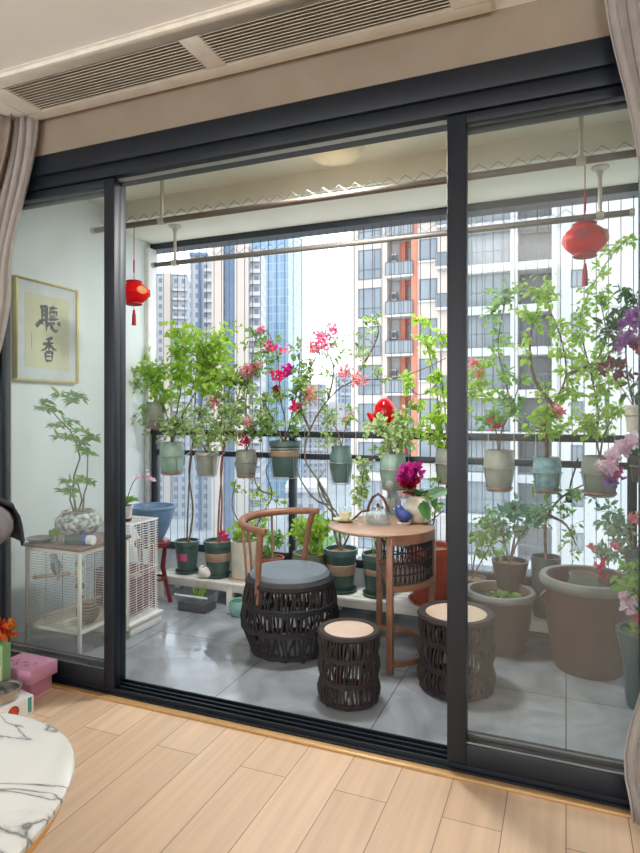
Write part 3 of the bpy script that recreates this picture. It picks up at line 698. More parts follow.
def grow(o, stems, clouds, leaf='green', L=.05, W=.7, per=7, sr=(.006, .003), bark='bark', flowers=(), droop=.25, twig=.0018):
    """stems: polylines of (u, v, Y); clouds: (u, v, ru, rv, n[, Y]) ellipsoids of leaves; flowers: (u, v, r, n, material[, Y])"""
    loc = o.location.copy(); nodes_ = []; sm = MB(); tw = MB(); lf = MB(); lf.keep = True
    for st in stems:
        pts = [q if isinstance(q, Vector) else atY(*q) for q in st]
        fine = []
        for i in range(len(pts) - 1):
            for k in range(5):
                t = k / 5; a = pts[max(i - 1, 0)]; b, c_ = pts[i], pts[i + 1]; d_ = pts[min(i + 2, len(pts) - 1)]
                fine.append(.5 * ((2 * b) + (c_ - a) * t + (2 * a - 5 * b + 4 * c_ - d_) * t * t + (3 * b - a - 3 * c_ + d_) * t ** 3))
        fine.append(pts[-1]); n = len(fine)
        sm.tube(fine, [sr[0] + (sr[1] - sr[0]) * i / (n - 1) for i in range(n)], 7); nodes_ += fine
    baseY = loc.y
    def near(p):
        return min(nodes_, key=lambda q: (q - p).length * (1 + .6 * max(0, (q.z - p.z)))) if nodes_ else loc
    for cl in clouds:
        u, v, ru, rv, n = cl[:5]; Y = cl[5] if len(cl) > 5 else baseY; ru *= 1.22; rv *= 1.22; dpt = max(.05, .8 * ru * pxm(u, Y))
        dpt = min(dpt, .16)
        for i in range(max(1, int(n * 1.7) // per)):
            a, rr = random.uniform(0, 2 * PI), math.sqrt(random.random())
            tgt = atY(u + ru * rr * math.cos(a), v + rv * rr * math.sin(a), Y + rnd(dpt))
            tgt.y = min(tgt.y, 3.925)
            st = near(tgt); mid = (st + tgt) / 2 + Vector((rnd(.03), rnd(.03), .03 + rnd(.04)))
            ln = (tgt - st).length; b = bez(st, mid, tgt, 7)
            if ln > .25:                      # long reach: leaves only near the tip
                t0 = 1 - .2 / ln
            else: t0 = .15
            tw.tube(b, [twig * (1 - .6 * j / 6) for j in range(7)], 4)
            for j in range(per):
                t = t0 + (1 - t0) * (j + .5 * random.random()) / per
                p = st * (1 - t) ** 2 + mid * 2 * t * (1 - t) + tgt * t * t
                dr = (rvec() + (tgt - st).normalized() * .6 + Vector((0, 0, -droop))); nr = Vector((rnd(.7), -.6 + rnd(.6), .6 + rnd(.5)))
                pl = dr.normalized() * L * .35
                k = random.uniform(.55, 1.05)
                lf.leaf(p + pl * .5, dr, nr, L * k, L * W * k)
    if sm.v: sm.build('stem', M[bark], o, org=loc)
    if tw.v: tw.build('twigs', M[bark], o, org=loc)
    if lf.v: lf.build('foliage', M[leaf], o, org=loc, smooth=False)
    for fl in flowers:
        u, v, r, n, fm = fl[:5]; Y = fl[5] if len(fl) > 5 else baseY; s = pxm(u, Y); sz = fl[6] if len(fl) > 6 else .025
        n = int(n * 1.4) if len(fl) < 7 else n
        fb = MB(); fb.keep = True; ctr = atY(u, v, Y - .02); R_ = r * s
        q = near(ctr); fb2 = MB().tube(bez(q, (q + ctr) / 2 + Vector((0, 0, .03)), ctr, 6), .0016, 4)
        if (q - ctr).length < .5: fb2.build('flower_stalk', M[bark], o, org=loc)
        for i in range(n):
            pp = ctr + Vector((rnd(1), rnd(1), rnd(1))).normalized() * R_ * random.random() ** .5
            ax = (rvec() + Vector((0, -1.0, .2))).normalized(); x_ = ax.orthogonal().normalized(); y_ = ax.cross(x_)
            for k in range(3):
                a = 2 * PI * k / 3 + i; dd = (x_ * math.cos(a) + y_ * math.sin(a)) + ax * .7
                fb.leaf(pp, dd, ax, sz * random.uniform(.8, 1.15), sz * .8, .3, -.1)
        fb.build('blossom', M[fm], o, org=loc, smooth=False)
def bench_plant(u, wpx, vt, vb, kind, m, label, name='potted_plant', Y=3.685, z=BZ, cat='potted plant', group='potted plants on the white benches', **kw):
    c = atY(u, HOR, Y); s = pxm(u, Y); w = wpx * s; c.z = z
    zt = CH + (HOR - vt) * s * 1.0
    o = E(name, c, label, cat, group); zs = pot(o, kind, w, max(.06, zt - z), m, **kw); return o, Vector((c.x, c.y, c.z + zs))
def rail_plant(u, vt, vb, wpx, kind, m, label, name='hanging_plant', Y=3.70, **kw):
    s = pxm(u, Y); c = atY(u, vb, Y); h = (vb - vt) * s; w = wpx * s
    o = E(name, c, label, 'potted plant', 'potted plants hung along the balcony railing'); zs = pot(o, kind, w, h, m, **kw)
    if kind == 'barrel': MB().lathe([(0, -.004), (w * .40, -.004), (w * .44, .004), (w * .43, .014), (w * .36, .006)], n=26).build('saucer', M['wornbrown'], o)
    hd = MB(); r = w / 2 * 1.03; zz = h * .55 if kind != 'taper' else h * .8
    hd.tube([(r * math.cos(2 * PI * k / 28), r * math.sin(2 * PI * k / 28), zz) for k in range(28)], .003, 6, True)
    hd.tube([(r * .7 * math.cos(2 * PI * k / 22), r * .7 * math.sin(2 * PI * k / 22), -.009) for k in range(22)], .003, 6, True)
    for sg in (-1, 1):
        xx = sg * r * .8; yy = r * .6
        yr = BY - c.y - .038; zr_ = zt_rail - c.z + .024
        hd.tube([(xx * .87, yy * .4, -.006), (xx, yy, zz), (xx, yr, zz + .02), (xx, yr, zr_), (xx, yr + .05, zr_)], .003, 6)
        hd.tube([(xx * .87, -yy * .4, -.006), (xx, -yy, zz)], .003, 6)
    hd.build('wire_holder', M['alu'], o)
    return o, Vector((c.x, c.y, c.z + zs))
zt_rail = zt

# ------------------------------------------------------------------ plants on the benches (nearest the cage first)
o, s = bench_plant(187, 25, 540, 571, 'taper', 'dgreen', 'tall twin-stemmed plant in a dark green pot with two pink patches', saucer='dgreen', patches=(-75, -125))
grow(o, [[s, (188, 510, 3.68), (190, 470, 3.70), (194, 425, 3.72), (196, 375, 3.72)], [s + Vector((.015, 0, 0)), (193, 510, 3.69), (189, 470, 3.69), (196, 430, 3.71), (208, 370, 3.72)]],
     [(214, 342, 26, 18, 63, 3.74), (228, 362, 20, 22, 63, 3.76), (204, 372, 22, 18, 56, 3.74)], 'lime', .062, .78, sr=(.007, .004), bark='barkg')
o, s = bench_plant(218, 29, 540, 574, 'taper', 'dgreen', 'tall red-stemmed plant in a green pot with a tan band, nearest the blue bowl', saucer='dgreen', band=('tan', .45, .68))
grow(o, [[s, (219, 510, 3.68), (222, 470, 3.70), (224, 430, 3.72), (230, 385, 3.73)], [s + Vector((.012, .01, 0)), (222, 500, 3.68), (221, 465, 3.70), (229, 430, 3.71), (240, 390, 3.73)]],
     [(232, 395, 22, 24, 84, 3.75), (246, 365, 14, 20, 42, 3.76)], 'mixed', .05, .65, sr=(.008, .004), bark='barkr', flowers=[(224, 536, 4, 9, 'hot', 3.66, .028), (214, 400, 5, 7, 'coral', 3.7)])
o, s = bench_plant(245, 29, 540, 577, 'straight', 'cream', 'cream ribbed pot with low green plant and terracotta saucer, close behind the chair back', saucer='terracotta')
grow(o, [[s, (240, 525, 3.68), (232, 505, 3.69), (236, 480, 3.70)], [s + Vector((.03, 0, 0)), (262, 515, 3.68), (272, 495, 3.69), (266, 470, 3.70), (276, 455, 3.7)], [atY(272, 495, 3.69), (258, 488, 3.69), (254, 470, 3.7), (260, 452, 3.7)]],
     [(244, 532, 14, 6, 70), (262, 528, 10, 8, 35), (268, 500, 14, 10, 21), (238, 490, 8, 12, 10)], 'lime', .045, .8, sr=(.0045, .003), bark='bark')
o, s = bench_plant(271, 27, 557, 575, 'straight', 'terracotta', 'low terracotta trough pot with small green plant, seen through the chair back')
grow(o, [[s, (273, 548, 3.68), (275, 542, 3.68)]], [(274, 545, 14, 11, 84)], 'green', .045, .6)
o, s = bench_plant(310, 38, 552, 580, 'bowl', 'olive', 'olive glazed round pot with a dense bright green shrub beside the chair cushion')
grow(o, [[s, (310, 538, 3.68)], [s, (318, 540, 3.67)]], [(312, 533, 19, 15, 260), (322, 525, 10, 10, 60), (300, 530, 9, 10, 50)], 'lime', .043, .85, per=10, sr=(.005, .003))
o, s = bench_plant(341, 34, 548, 587, 'taper', 'dgreen', 'gnarled flowering shrub in a green pot with a brown band, between chair and tea table', saucer='dgreen', band=('tan', .42, .66))
grow(o, [[s, (334, 530, 3.68), (331, 505, 3.69), (318, 480, 3.70), (305, 458, 3.71), (310, 430, 3.72), (328, 400, 3.72), (352, 382, 3.72), (395, 378, 3.72), (425, 368, 3.72), (446, 358, 3.72)],
         [atY(318, 480, 3.70), (326, 500, 3.7), (338, 515, 3.69), (345, 540, 3.68)], [atY(310, 430, 3.72), (300, 400, 3.73), (312, 365, 3.73), (322, 345, 3.73)], [atY(328, 400, 3.72), (334, 370, 3.73), (326, 350, 3.73)], [s, (350, 530, 3.68), (345, 510, 3.68)], [s, (337, 520, 3.66), (322, 500, 3.66), (318, 482, 3.67), (326, 468, 3.68)], [atY(331, 505, 3.69), (316, 500, 3.68), (302, 482, 3.68), (296, 466, 3.69)],
         [atY(352, 382, 3.72), (366, 360, 3.73), (378, 335, 3.74), (376, 320, 3.74)]],
     [(318, 372, 22, 16, 56), (305, 400, 20, 20, 84), (335, 352, 18, 14, 42), (365, 340, 16, 18, 35), (372, 322, 12, 10, 14), (380, 370, 18, 12, 28)], 'mixed', .04, .6, sr=(.009, .0025), bark='barkg',
     flowers=[(322, 340, 12, 42, 'pink'), (314, 348, 6, 12, 'coral'), (346, 373, 8, 16, 'coral'), (359, 381, 7, 14, 'coral'), (332, 330, 6, 10, 'pink'), (312, 392, 8, 15, 'coral'), (295, 406, 5, 10, 'hot')])
o, s = bench_plant(378, 33, 553, 592, 'taper', 'dgreen', 'dark green pot of small pale shoots standing under the tea table edge', saucer='dgreen', band=('tan', .52, .66))
grow(o, [[s, (374, 535, 3.68), (371, 520, 3.69)], [s, (381, 540, 3.68)]], [(372, 545, 10, 7, 28), (384, 541, 8, 8, 21), (365, 530, 10, 12, 14)], 'mixed', .04, .55, sr=(.006, .003))
o, s = bench_plant(430, 46, 545, 600, 'taper', 'terracotta', 'large terracotta pot behind the woven half basket of the tea table', saucer='terracotta')
grow(o, [[s, (434, 520, 3.68), (438, 490, 3.69), (441, 465, 3.7)], [s, (424, 530, 3.68), (444, 510, 3.69)]], [(438, 500, 8, 18, 14), (440, 470, 6, 10, 10)], 'green', .045, .6, sr=(.006, .003))
o, s = bench_plant(472, 30, 577, 592, 'bowl', 'brownjar', 'shallow brown pot with a leggy lime plant just beyond the door post')
grow(o, [[s, (476, 550, 3.68), (488, 525, 3.69)], [s, (482, 560, 3.67), (494, 540, 3.69)]], [(486, 520, 14, 14, 56), (494, 548, 13, 14, 49), (478, 545, 10, 12, 21)], 'green', .045, .6, sr=(.005, .003))
o, s = bench_plant(510, 36, 560, 588, 'flare', 'darkpot', 'grey-green leaved plant in a dark flared pot behind the smaller brown urn')
grow(o, [[s, (514, 540, 3.68), (518, 520, 3.69), (516, 506, 3.69)], [s, (505, 545, 3.68), (500, 525, 3.69)], [s, (516, 545, 3.67), (530, 522, 3.68)]], [(516, 520, 20, 12, 84), (500, 528, 14, 10, 42), (534, 518, 12, 9, 35)], 'greyleaf', .055, .6, sr=(.007, .004), bark='barkg')
o, s = bench_plant(546, 29, 556, 590, 'straight', 'dteal', 'crooked bonsai trunk in a dark green pot beside the larger brown urn')
grow(o, [[s, (545, 535, 3.68), (548, 515, 3.69), (562, 497, 3.7), (585, 484, 3.7), (600, 478, 3.7)], [atY(562, 497, 3.7), (552, 488, 3.7), (540, 480, 3.71)], [atY(548, 515, 3.69), (566, 525, 3.69), (576, 545, 3.69)]],
     [(574, 516, 10, 7, 21), (540, 500, 14, 12, 35), (586, 500, 12, 10, 21), (570, 545, 10, 14, 21), (600, 500, 8, 6, 12)], 'green', .045, .5, sr=(.010, .003), bark='barkg')

# white shell-like ornament between the two dark green pots
c = atY(203, HOR, 3.60); c.z = BZ
o = E('shell_ornament', c, 'small white shell ornament on the bench between two dark green pots', 'ornament')
MB().tube([(-.035, 0, .02), (-.02, 0, .03), (0, 0, .04), (.02, 0, .045), (.04, .0, .03), (.055, 0, .02)], [.012, .026, .036, .038, .024, .01], 12).build('shell', M['white'], o)
MB().tube([(-.01, -.02, .065), (0, -.012, .085), (.012, -.01, .09)], [.014, .012, .004], 8).build('spire', M['white'], o)

# ------------------------------------------------------------------ plants hung along the railing
o, s = rail_plant(155, 402, 428, 21, 'barrel', 'grey2', 'grey pot with dark topping hung highest at the railing corner by the wall')
for ch_ in list(o.children):
    if ch_.name.startswith('wire_holder'):
        me = ch_.data; COL.objects.unlink(ch_)
hd = MB(); hd.tube([(0, .02, .0), (0, BY - 3.70, .0), (0, BY - 3.70, zt_rail - o.location.z + .02)], .004, 6); hd.lathe([(.05, -.006), (.055, 0), (.05, .003)], n=20); hd.build('wire_holder', M['alu'], o)
grow(o, [[s, (153, 385, 3.7), (146, 372, 3.7), (139, 382, 3.7)], [s, (160, 380, 3.72)]], [(150, 375, 12, 9, 21), (137, 366, 7, 7, 9), (160, 372, 10, 10, 21), (134, 420, 8, 14, 21), (138, 395, 8, 10, 14), (148, 425, 12, 10, 21)], 'varieg', .045, .8, sr=(.004, .002))
o, s = rail_plant(172, 442, 473, 25, 'barrel', 'celadon', 'bushy lime green plant in a pale celadon pot, second hung pot from the wall')
grow(o, [[s, (174, 425, 3.70), (180, 395, 3.71), (184, 360, 3.72), (180, 335, 3.72)], [s, (168, 420, 3.70), (160, 395, 3.70), (152, 378, 3.7)], [s, (180, 420, 3.69), (196, 390, 3.7), (204, 355, 3.7)]],
     [(180, 336, 20, 16, 70), (200, 348, 22, 18, 77), (162, 360, 22, 14, 56), (184, 366, 26, 16, 98), (188, 388, 30, 14, 98), (166, 388, 16, 16, 56), (146, 370, 14, 10, 35), (142, 395, 12, 12, 28), (225, 335, 18, 16, 49), (222, 375, 18, 20, 56)], 'lime', .058, .82, sr=(.006, .003), bark='barkg')
o, s = rail_plant(207, 452, 475, 24, 'taper', 'greyglaze', 'cream and green variegated plant in a pale grey hung pot with worn base')
grow(o, [[s, (206, 435, 3.7), (200, 415, 3.7)], [s, (212, 430, 3.7), (222, 412, 3.7)], [s, (198, 438, 3.7), (182, 425, 3.7)]], [(204, 420, 28, 18, 170), (176, 420, 26, 16, 110), (158, 430, 18, 12, 60), (230, 425, 18, 14, 84), (215, 440, 22, 8, 63)], 'varieg', .044, .75, sr=(.005, .003))
o, s = rail_plant(246, 450, 476, 22, 'barrel', 'grey2', 'pink-flowered plant in a grey barrel pot hung beside the green tan-banded pot')
grow(o, [[s, (247, 430, 3.7), (246, 400, 3.7), (250, 372, 3.71), (256, 335, 3.72)], [s, (254, 430, 3.7), (262, 405, 3.7)]], [(246, 408, 24, 26, 150), (262, 428, 16, 12, 56), (257, 340, 10, 16, 35), (252, 380, 16, 12, 42), (262, 360, 12, 14, 35)], 'mixed', .045, .65, sr=(.005, .0025),
     flowers=[(249, 370, 9, 24, 'pink'), (256, 368, 6, 12, 'coral'), (245, 440, 6, 16, 'hot'), (250, 423, 6, 12, 'pink'), (215, 402, 5, 8, 'coral')])
o, s = rail_plant(285, 441, 476, 33, 'taper', 'dgreen', 'magenta-flowered bougainvillea in the large dark green hung pot with a tan band', band=('tan', .58, .74))
grow(o, [[s, (285, 420, 3.7), (280, 395, 3.7), (278, 360, 3.71), (270, 335, 3.71)], [s, (292, 415, 3.7), (298, 385, 3.7), (300, 355, 3.71)], [s, (275, 425, 3.69), (266, 405, 3.7)]],
     [(280, 425, 26, 12, 105), (288, 392, 22, 22, 105), (270, 350, 14, 22, 49), (300, 365, 14, 20, 49), (268, 405, 12, 16, 42)], 'mixed', .046, .7, sr=(.006, .003),
     flowers=[(280, 376, 9, 24, 'hot'), (289, 370, 7, 18, 'magenta'), (277, 389, 5, 12, 'crimson'), (272, 347, 6, 12, 'hot'), (284, 348, 5, 8, 'pink'), (310, 398, 7, 12, 'coral'), (261, 330, 4, 7, 'pink')])
o, s = rail_plant(341, 446, 482, 23, 'jar', 'teal', 'twiggy plant in a dark teal jar hung on the railing behind the teacup')
grow(o, [[s, (338, 432, 3.7), (328, 418, 3.7)], [s, (345, 430, 3.7), (352, 412, 3.7)]], [(334, 422, 16, 12, 49), (350, 416, 12, 10, 28), (322, 436, 12, 10, 28)], 'mixed', .04, .6, sr=(.004, .002), flowers=[(350, 417, 4, 6, 'coral')])
o, s = rail_plant(393, 453, 488, 27, 'barrel', 'celadon', 'pale green hung pot of variegated ivy above the glass kettle')
grow(o, [[s, (388, 440, 3.69), (380, 428, 3.69)], [s, (400, 440, 3.69), (404, 420, 3.69)], [s, (375, 455, 3.64), (364, 470, 3.62), (361, 500, 3.62)]],
     [(382, 428, 20, 12, 98), (400, 425, 16, 14, 70), (394, 447, 17, 7, 63), (360, 480, 9, 14, 49), (358, 502, 7, 12, 28), (372, 458, 9, 8, 21)], 'varieg', .045, .8, sr=(.004, .002))
o, s = rail_plant(447, 448, 482, 24, 'barrel', 'grey2', 'climbing vine in a grey hung pot half hidden by the dark door post')
grow(o, [[s, (440, 420, 3.7), (436, 385, 3.72), (428, 350, 3.74), (420, 322, 3.76)], [s, (445, 410, 3.7), (441, 370, 3.72), (444, 330, 3.74)], [s, (452, 420, 3.7), (470, 395, 3.72), (482, 370, 3.73)], [atY(436, 385, 3.72), (420, 395, 3.71), (405, 384, 3.71)]],
     [(426, 338, 12, 16, 35, 3.74), (440, 355, 10, 22, 35, 3.74), (438, 395, 12, 22, 56, 3.72), (420, 425, 20, 12, 63), (404, 384, 12, 8, 21), (436, 430, 14, 14, 42), (478, 395, 18, 14, 56), (482, 372, 16, 12, 42), (420, 322, 8, 5, 10, 3.76)], 'lime', .05, .85, sr=(.004, .002), bark='barkg',
     flowers=[(472, 363, 5, 9, 'coral'), (480, 374, 5, 9, 'coral')])
o, s = rail_plant(499, 450, 489, 31, 'barrel', 'greyglaze', 'grey barrel pot with pink flower hung behind the right glass panel, nearest the door post')
grow(o, [[s, (496, 432, 3.7), (494, 420, 3.7)], [s, (502, 430, 3.7), (512, 408, 3.7), (520, 380, 3.72)], [atY(512, 408, 3.7), (505, 380, 3.72), (498, 345, 3.74), (505, 300, 3.76)]],
     [(490, 424, 14, 8, 28), (512, 408, 22, 12, 63), (520, 385, 24, 12, 56), (498, 345, 16, 12, 28), (505, 296, 18, 12, 42, 3.76), (490, 315, 12, 10, 21, 3.76)], 'green', .046, .75, sr=(.006, .0025), flowers=[(497, 423, 7, 20, 'hot'), (492, 419, 4, 8, 'pink')])
o, s = rail_plant(547, 457, 491, 28, 'barrel', 'tealprint', 'lime bougainvillea in the teal patterned pot hung in the middle of the right glass panel')
grow(o, [[s, (546, 440, 3.7), (544, 425, 3.7), (553, 405, 3.7), (566, 375, 3.72), (560, 335, 3.74), (545, 300, 3.76)], [atY(553, 405, 3.7), (535, 380, 3.72), (530, 340, 3.74), (540, 300, 3.76)], [atY(566, 375, 3.72), (590, 365, 3.73), (612, 350, 3.74)]],
     [(545, 425, 26, 12, 91), (560, 400, 26, 14, 84), (535, 310, 24, 14, 56, 3.76), (545, 285, 22, 10, 35, 3.77), (560, 330, 20, 12, 49, 3.74), (530, 350, 18, 10, 28), (572, 358, 26, 14, 70), (590, 385, 20, 14, 56), (515, 283, 14, 8, 18, 3.77)], 'lime', .048, .7, sr=(.012, .0025), bark='bark',
     flowers=[(558, 411, 6, 14, 'coral'), (480, 414, 0, 0, 'coral')][:1])
o, s = rail_plant(600, 456, 494, 36, 'barrel', 'grey2', 'wide grey pot with climbing shoots hung on the railing beside the white orchid')
grow(o, [[s, (597, 440, 3.7), (598, 410, 3.7), (590, 370, 3.72), (580, 320, 3.74), (596, 280, 3.76), (612, 255, 3.76), (628, 238, 3.77)], [s, (604, 435, 3.7), (618, 410, 3.7)], [atY(590, 370, 3.72), (606, 340, 3.74), (600, 300, 3.75)]],
     [(598, 425, 24, 12, 91), (584, 425, 14, 10, 35), (585, 345, 18, 16, 56), (600, 300, 14, 16, 42), (585, 300, 12, 18, 35), (604, 268, 10, 14, 28, 3.76), (622, 244, 14, 10, 24, 3.77), (612, 400, 16, 12, 42), (612, 380, 12, 14, 35)], 'lime', .045, .65, sr=(.006, .002), bark='barkg')

# ------------------------------------------------------------------ orchids at the far right post
zpost = atY(632, 430, BY).x
def post_plant(u, vt, vb, wpx, kind, m, label, Y=3.62, **kw):
    s = pxm(u, Y); c = atY(u, vb, Y); h = (vb - vt) * s; w = wpx * s
    o = E('hanging_orchid', c, label, 'orchid', 'orchids hung beside the railing post'); zs = pot(o, kind, w, h, m, **kw)
    r = w / 2; hd = MB(); hd.tube([(r * .95 * math.cos(2 * PI * k / 24), r * .95 * math.sin(2 * PI * k / 24), h * .6) for k in range(24)], .003, 6, True)
    dx = zpost - c.x; hd.tube([(0, r * .95, h * .6), (dx, BY - .026 - c.y, h * .6)], .004, 6); hd.build('wire_holder', M['alu'], o)
    return o, Vector((c.x, c.y, c.z + zs))
def blade_leaves(o, p, n, L, W, m, up=.6, name='leaf'):
    for i in range(n):
        a = 2 * PI * i / n + rnd(.4); d0 = Vector((math.cos(a), math.sin(a), up + rnd(.2)))
        mb = MB(); mb.keep = True; mb.leaf(p + Vector((0, 0, .0)), d0, Vector((0, 0, 1)), L * random.uniform(.8, 1.1), W, .25, .35)
        mb.build(name, M[m], o, org=o.location, smooth=False)
o, s = post_plant(634, 405, 432, 18, 'taper', 'cream', 'purple-flowered orchid with dark leaves high on the right railing post')
grow(o, [[s, (628, 380, 3.6), (626, 345, 3.58), (632, 320, 3.56), (640, 300, 3.55)]], [(612, 328, 14, 24, 49), (618, 300, 12, 12, 28), (606, 318, 8, 10, 14), (630, 395, 12, 8, 18)], 'dgreenl', .075, .42, sr=(.005, .003), bark='barkg',
     flowers=[(636, 318, 11, 14, 'violet', 3.56, .055), (626, 340, 7, 9, 'violet', 3.56, .055), (640, 345, 7, 5, 'crimson', 3.56, .05)])
grow(o, [[s, (620, 385, 3.6), (612, 372, 3.6)]], [(610, 368, 12, 7, 21), (632, 372, 10, 7, 14)], 'maroon', .06, .6, sr=(.003, .002))
o, s = post_plant(640, 455, 482, 20, 'taper', 'darkpot', 'white and pink moth orchid spray drooping in front of the wide grey hung pot')
blade_leaves(o, s, 6, .16, .055, 'dgreenl', .5)
grow(o, [[s, (642, 440, 3.6), (636, 432, 3.56), (620, 445, 3.54), (604, 466, 3.52), (598, 474, 3.52)]], [], sr=(.003, .002), bark='barkg',
     flowers=[(604, 468, 8, 12, 'palepink', 3.53, .042), (613, 457, 8, 12, 'palepink', 3.53, .042), (624, 449, 8, 12, 'palepink', 3.53, .042), (634, 441, 8, 12, 'palepink', 3.53, .042), (618, 474, 7, 9, 'magenta', 3.54, .034), (612, 484, 5, 6, 'violet', 3.54, .034)])
o, s = post_plant(634, 548, 572, 20, 'taper', 'teal', 'red-flowered crown of thorns with grey-green leaves above the larger brown urn')
grow(o, [[s, (625, 535, 3.6), (612, 520, 3.58)], [s, (618, 552, 3.6), (602, 560, 3.58)], [s, (632, 530, 3.6)]], [(610, 520, 12, 12, 56), (622, 532, 14, 12, 56), (604, 555, 14, 10, 42), (628, 556, 10, 12, 28)], 'greyleaf', .05, .5, sr=(.005, .003), bark='barkg',
     flowers=[(601, 564, 5, 12, 'hot', 3.57, .024), (592, 546, 4, 8, 'coral', 3.57, .022), (634, 519, 6, 16, 'coral', 3.57, .024), (615, 545, 4, 7, 'pink', 3.57, .022), (602, 575, 3, 6, 'hot', 3.57, .022)])
# teal tube standing on the rail
c = atY(607, 437, BY); c.z = zt + .022
o = E('plastic_tube', c, 'slim teal plastic tube standing on the top rail by the purple orchid', 'tube')
MB().lathe([(0, 0), (.009, 0), (.014, .24), (.016, .25), (.016, .262), (0, .262)], n=14).build('tube', M['tealprint'], o)
MB().lathe([(.0165, .235), (.0185, .24), (.0185, .25), (.0165, .255)], n=14).build('collar', M['dteal'], o)
# glossy red ornament on the rail
c = atY(386, 428, BY); c.z = zt + .022
o = E('red_ornament', c, 'glossy red rounded ornament standing on the top rail among ivy leaves', 'ornament'); o.scale = (1.45, 1.2, 1.45)
MB().lathe([(0, 0), (.03, 0), (.04, .01), (.028, .03), (.024, .04)], n=20).build('base', M['red'], o)
MB().tube([(.0, 0, .03), (-.005, 0, .05), (-.008, 0, .08), (-.006, 0, .115), (0, 0, .145), (.004, 0, .155)], [.026, .04, .052, .05, .028, .006], 18).build('body', mat('gloss_red', srgb(206, 12, 26), .12, c2=srgb(180, 8, 20)), o)
for sg in (-1, 1): MB().tube([(sg * .03, -.01, .05), (sg * .06, -.012, .06), (sg * .085, -.012, .085)], [.02, .02, .006], 10).build('fin', M['red'], o)

# ------------------------------------------------------------------ orchid pot on the tea table
c = onT(418, 522)
o = E('potted_orchid', c, 'magenta orchid in a round cream pot on a saucer at the tea table edge', 'potted plant')
MB().lathe([(0, 0), (.055, 0), (.075, .008), (.078, .012), (.05, .008), (0, .008)], n=28).build('saucer', M['stoolwood'], o)
pf = potprof('round', .152, .14); MB().lathe([(r, z + .008) for r, z in pf], n=32).build('pot', M['ivory'], o)
MB().lathe([(.048, .137), (0, .142)], n=16).build('soil', M['soil'], o)
s = c + Vector((0, 0, .14))
blade_leaves(o, s, 4, .13, .07, 'dgreenl', .7)
for a, b, cc in (((.03, -.05, -.01), (.5, -.5, -.9), 'dgreenl'), ((.05, -.02, .0), (.8, -.2, .4), 'greyleaf'), ((.06, .0, .02), (1, 0, .2), 'greyleaf')):
    mb = MB(); mb.keep = True; mb.leaf(s + Vector(a), Vector(b), Vector((0, -1, .4)), .13, .075, .2, .1); mb.build('leaf', M[cc], o, org=c, smooth=False)
grow(o, [[s, (416, 490, c.y), (411, 480, c.y)]], [(432, 505, 8, 8, 14)], 'green', .05, .7, sr=(.004, .003), bark='barkg',
     flowers=[(409, 486, 7, 16, 'crimson', c.y, .045), (405, 474, 6, 14, 'magenta', c.y, .045), (416, 470, 6, 14, 'magenta', c.y, .045), (413, 480, 5, 10, 'crimson', c.y, .04)])

# ------------------------------------------------------------------ under the bench
c = atZ(197, 603, 0); c.y = 3.42; c.x = atY(197, 600, 3.42).x
o = E('storage_tub', c, 'clear plastic tub of dark soil with grass sprigs under the white bench', 'tub')
tubm = MB(); w_, d_, h_ = .25, .15, .115
for s0, z0 in ((0, 0),):
    a, b = .86, 1.0; vs = []
    for k, z in ((a, 0), (b, h_), (b * .97, h_), (a * .97, .004)):
        for x, y in ((-1, -1), (1, -1), (1, 1), (-1, 1)): vs.append((x * w_ / 2 * k, y * d_ / 2 * k, z))
    fs = [(3, 2, 1, 0), (12, 13, 14, 15)]
    for r_ in range(3):
        for k in range(4): fs.append((r_ * 4 + k, r_ * 4 + (k + 1) % 4, r_ * 4 + 4 + (k + 1) % 4, r_ * 4 + 4 + k))
    tubm.add(vs, fs)
tubm.build('tub', glassmat('frosted_plastic', .12, (.7, .74, .78), (.9, .92, .95)), o)
MB().box(-w_ / 2 * .85, w_ / 2 * .85, -d_ / 2 * .85, d_ / 2 * .85, .005, .06).build('soil', mat('black_soil', srgb(50, 44, 42), .95, c2=srgb(70, 62, 58), scale=50), o)
MB().box(-w_ / 2 * 1.02, w_ / 2 * 1.02, -d_ / 2 * 1.02, -d_ / 2 * .97, h_ - .012, h_).build('rim', M['whitep'], o)
mb = MB(); mb.keep = True
for i in range(26): mb.leaf(Vector((.01 + rnd(.03), rnd(.02), .06)), Vector((rnd(.5), rnd(.4), 1)), Vector((rnd(1), -1, 0)), .10 * random.uniform(.7, 1.2), .009)
mb.build('grass_sprigs', M['lime'], o, smooth=False)
c = atY(240, 600, 3.44); c.z = 0
o = E('bowl_pot', c, 'small mint green round pot on the floor under the white bench', 'pot')
MB().lathe([(0, 0), (.05, 0), (.068, .03), (.07, .07), (.062, .088), (.057, .088), (.062, .07), (.058, .03), (0, .01)], n=30).build('pot', M['mint'], o)
MB().lathe([(.062, .086), (.066, .09), (.062, .094), (.056, .09), (.062, .086)], n=30).build('rim', M['mint'], o)

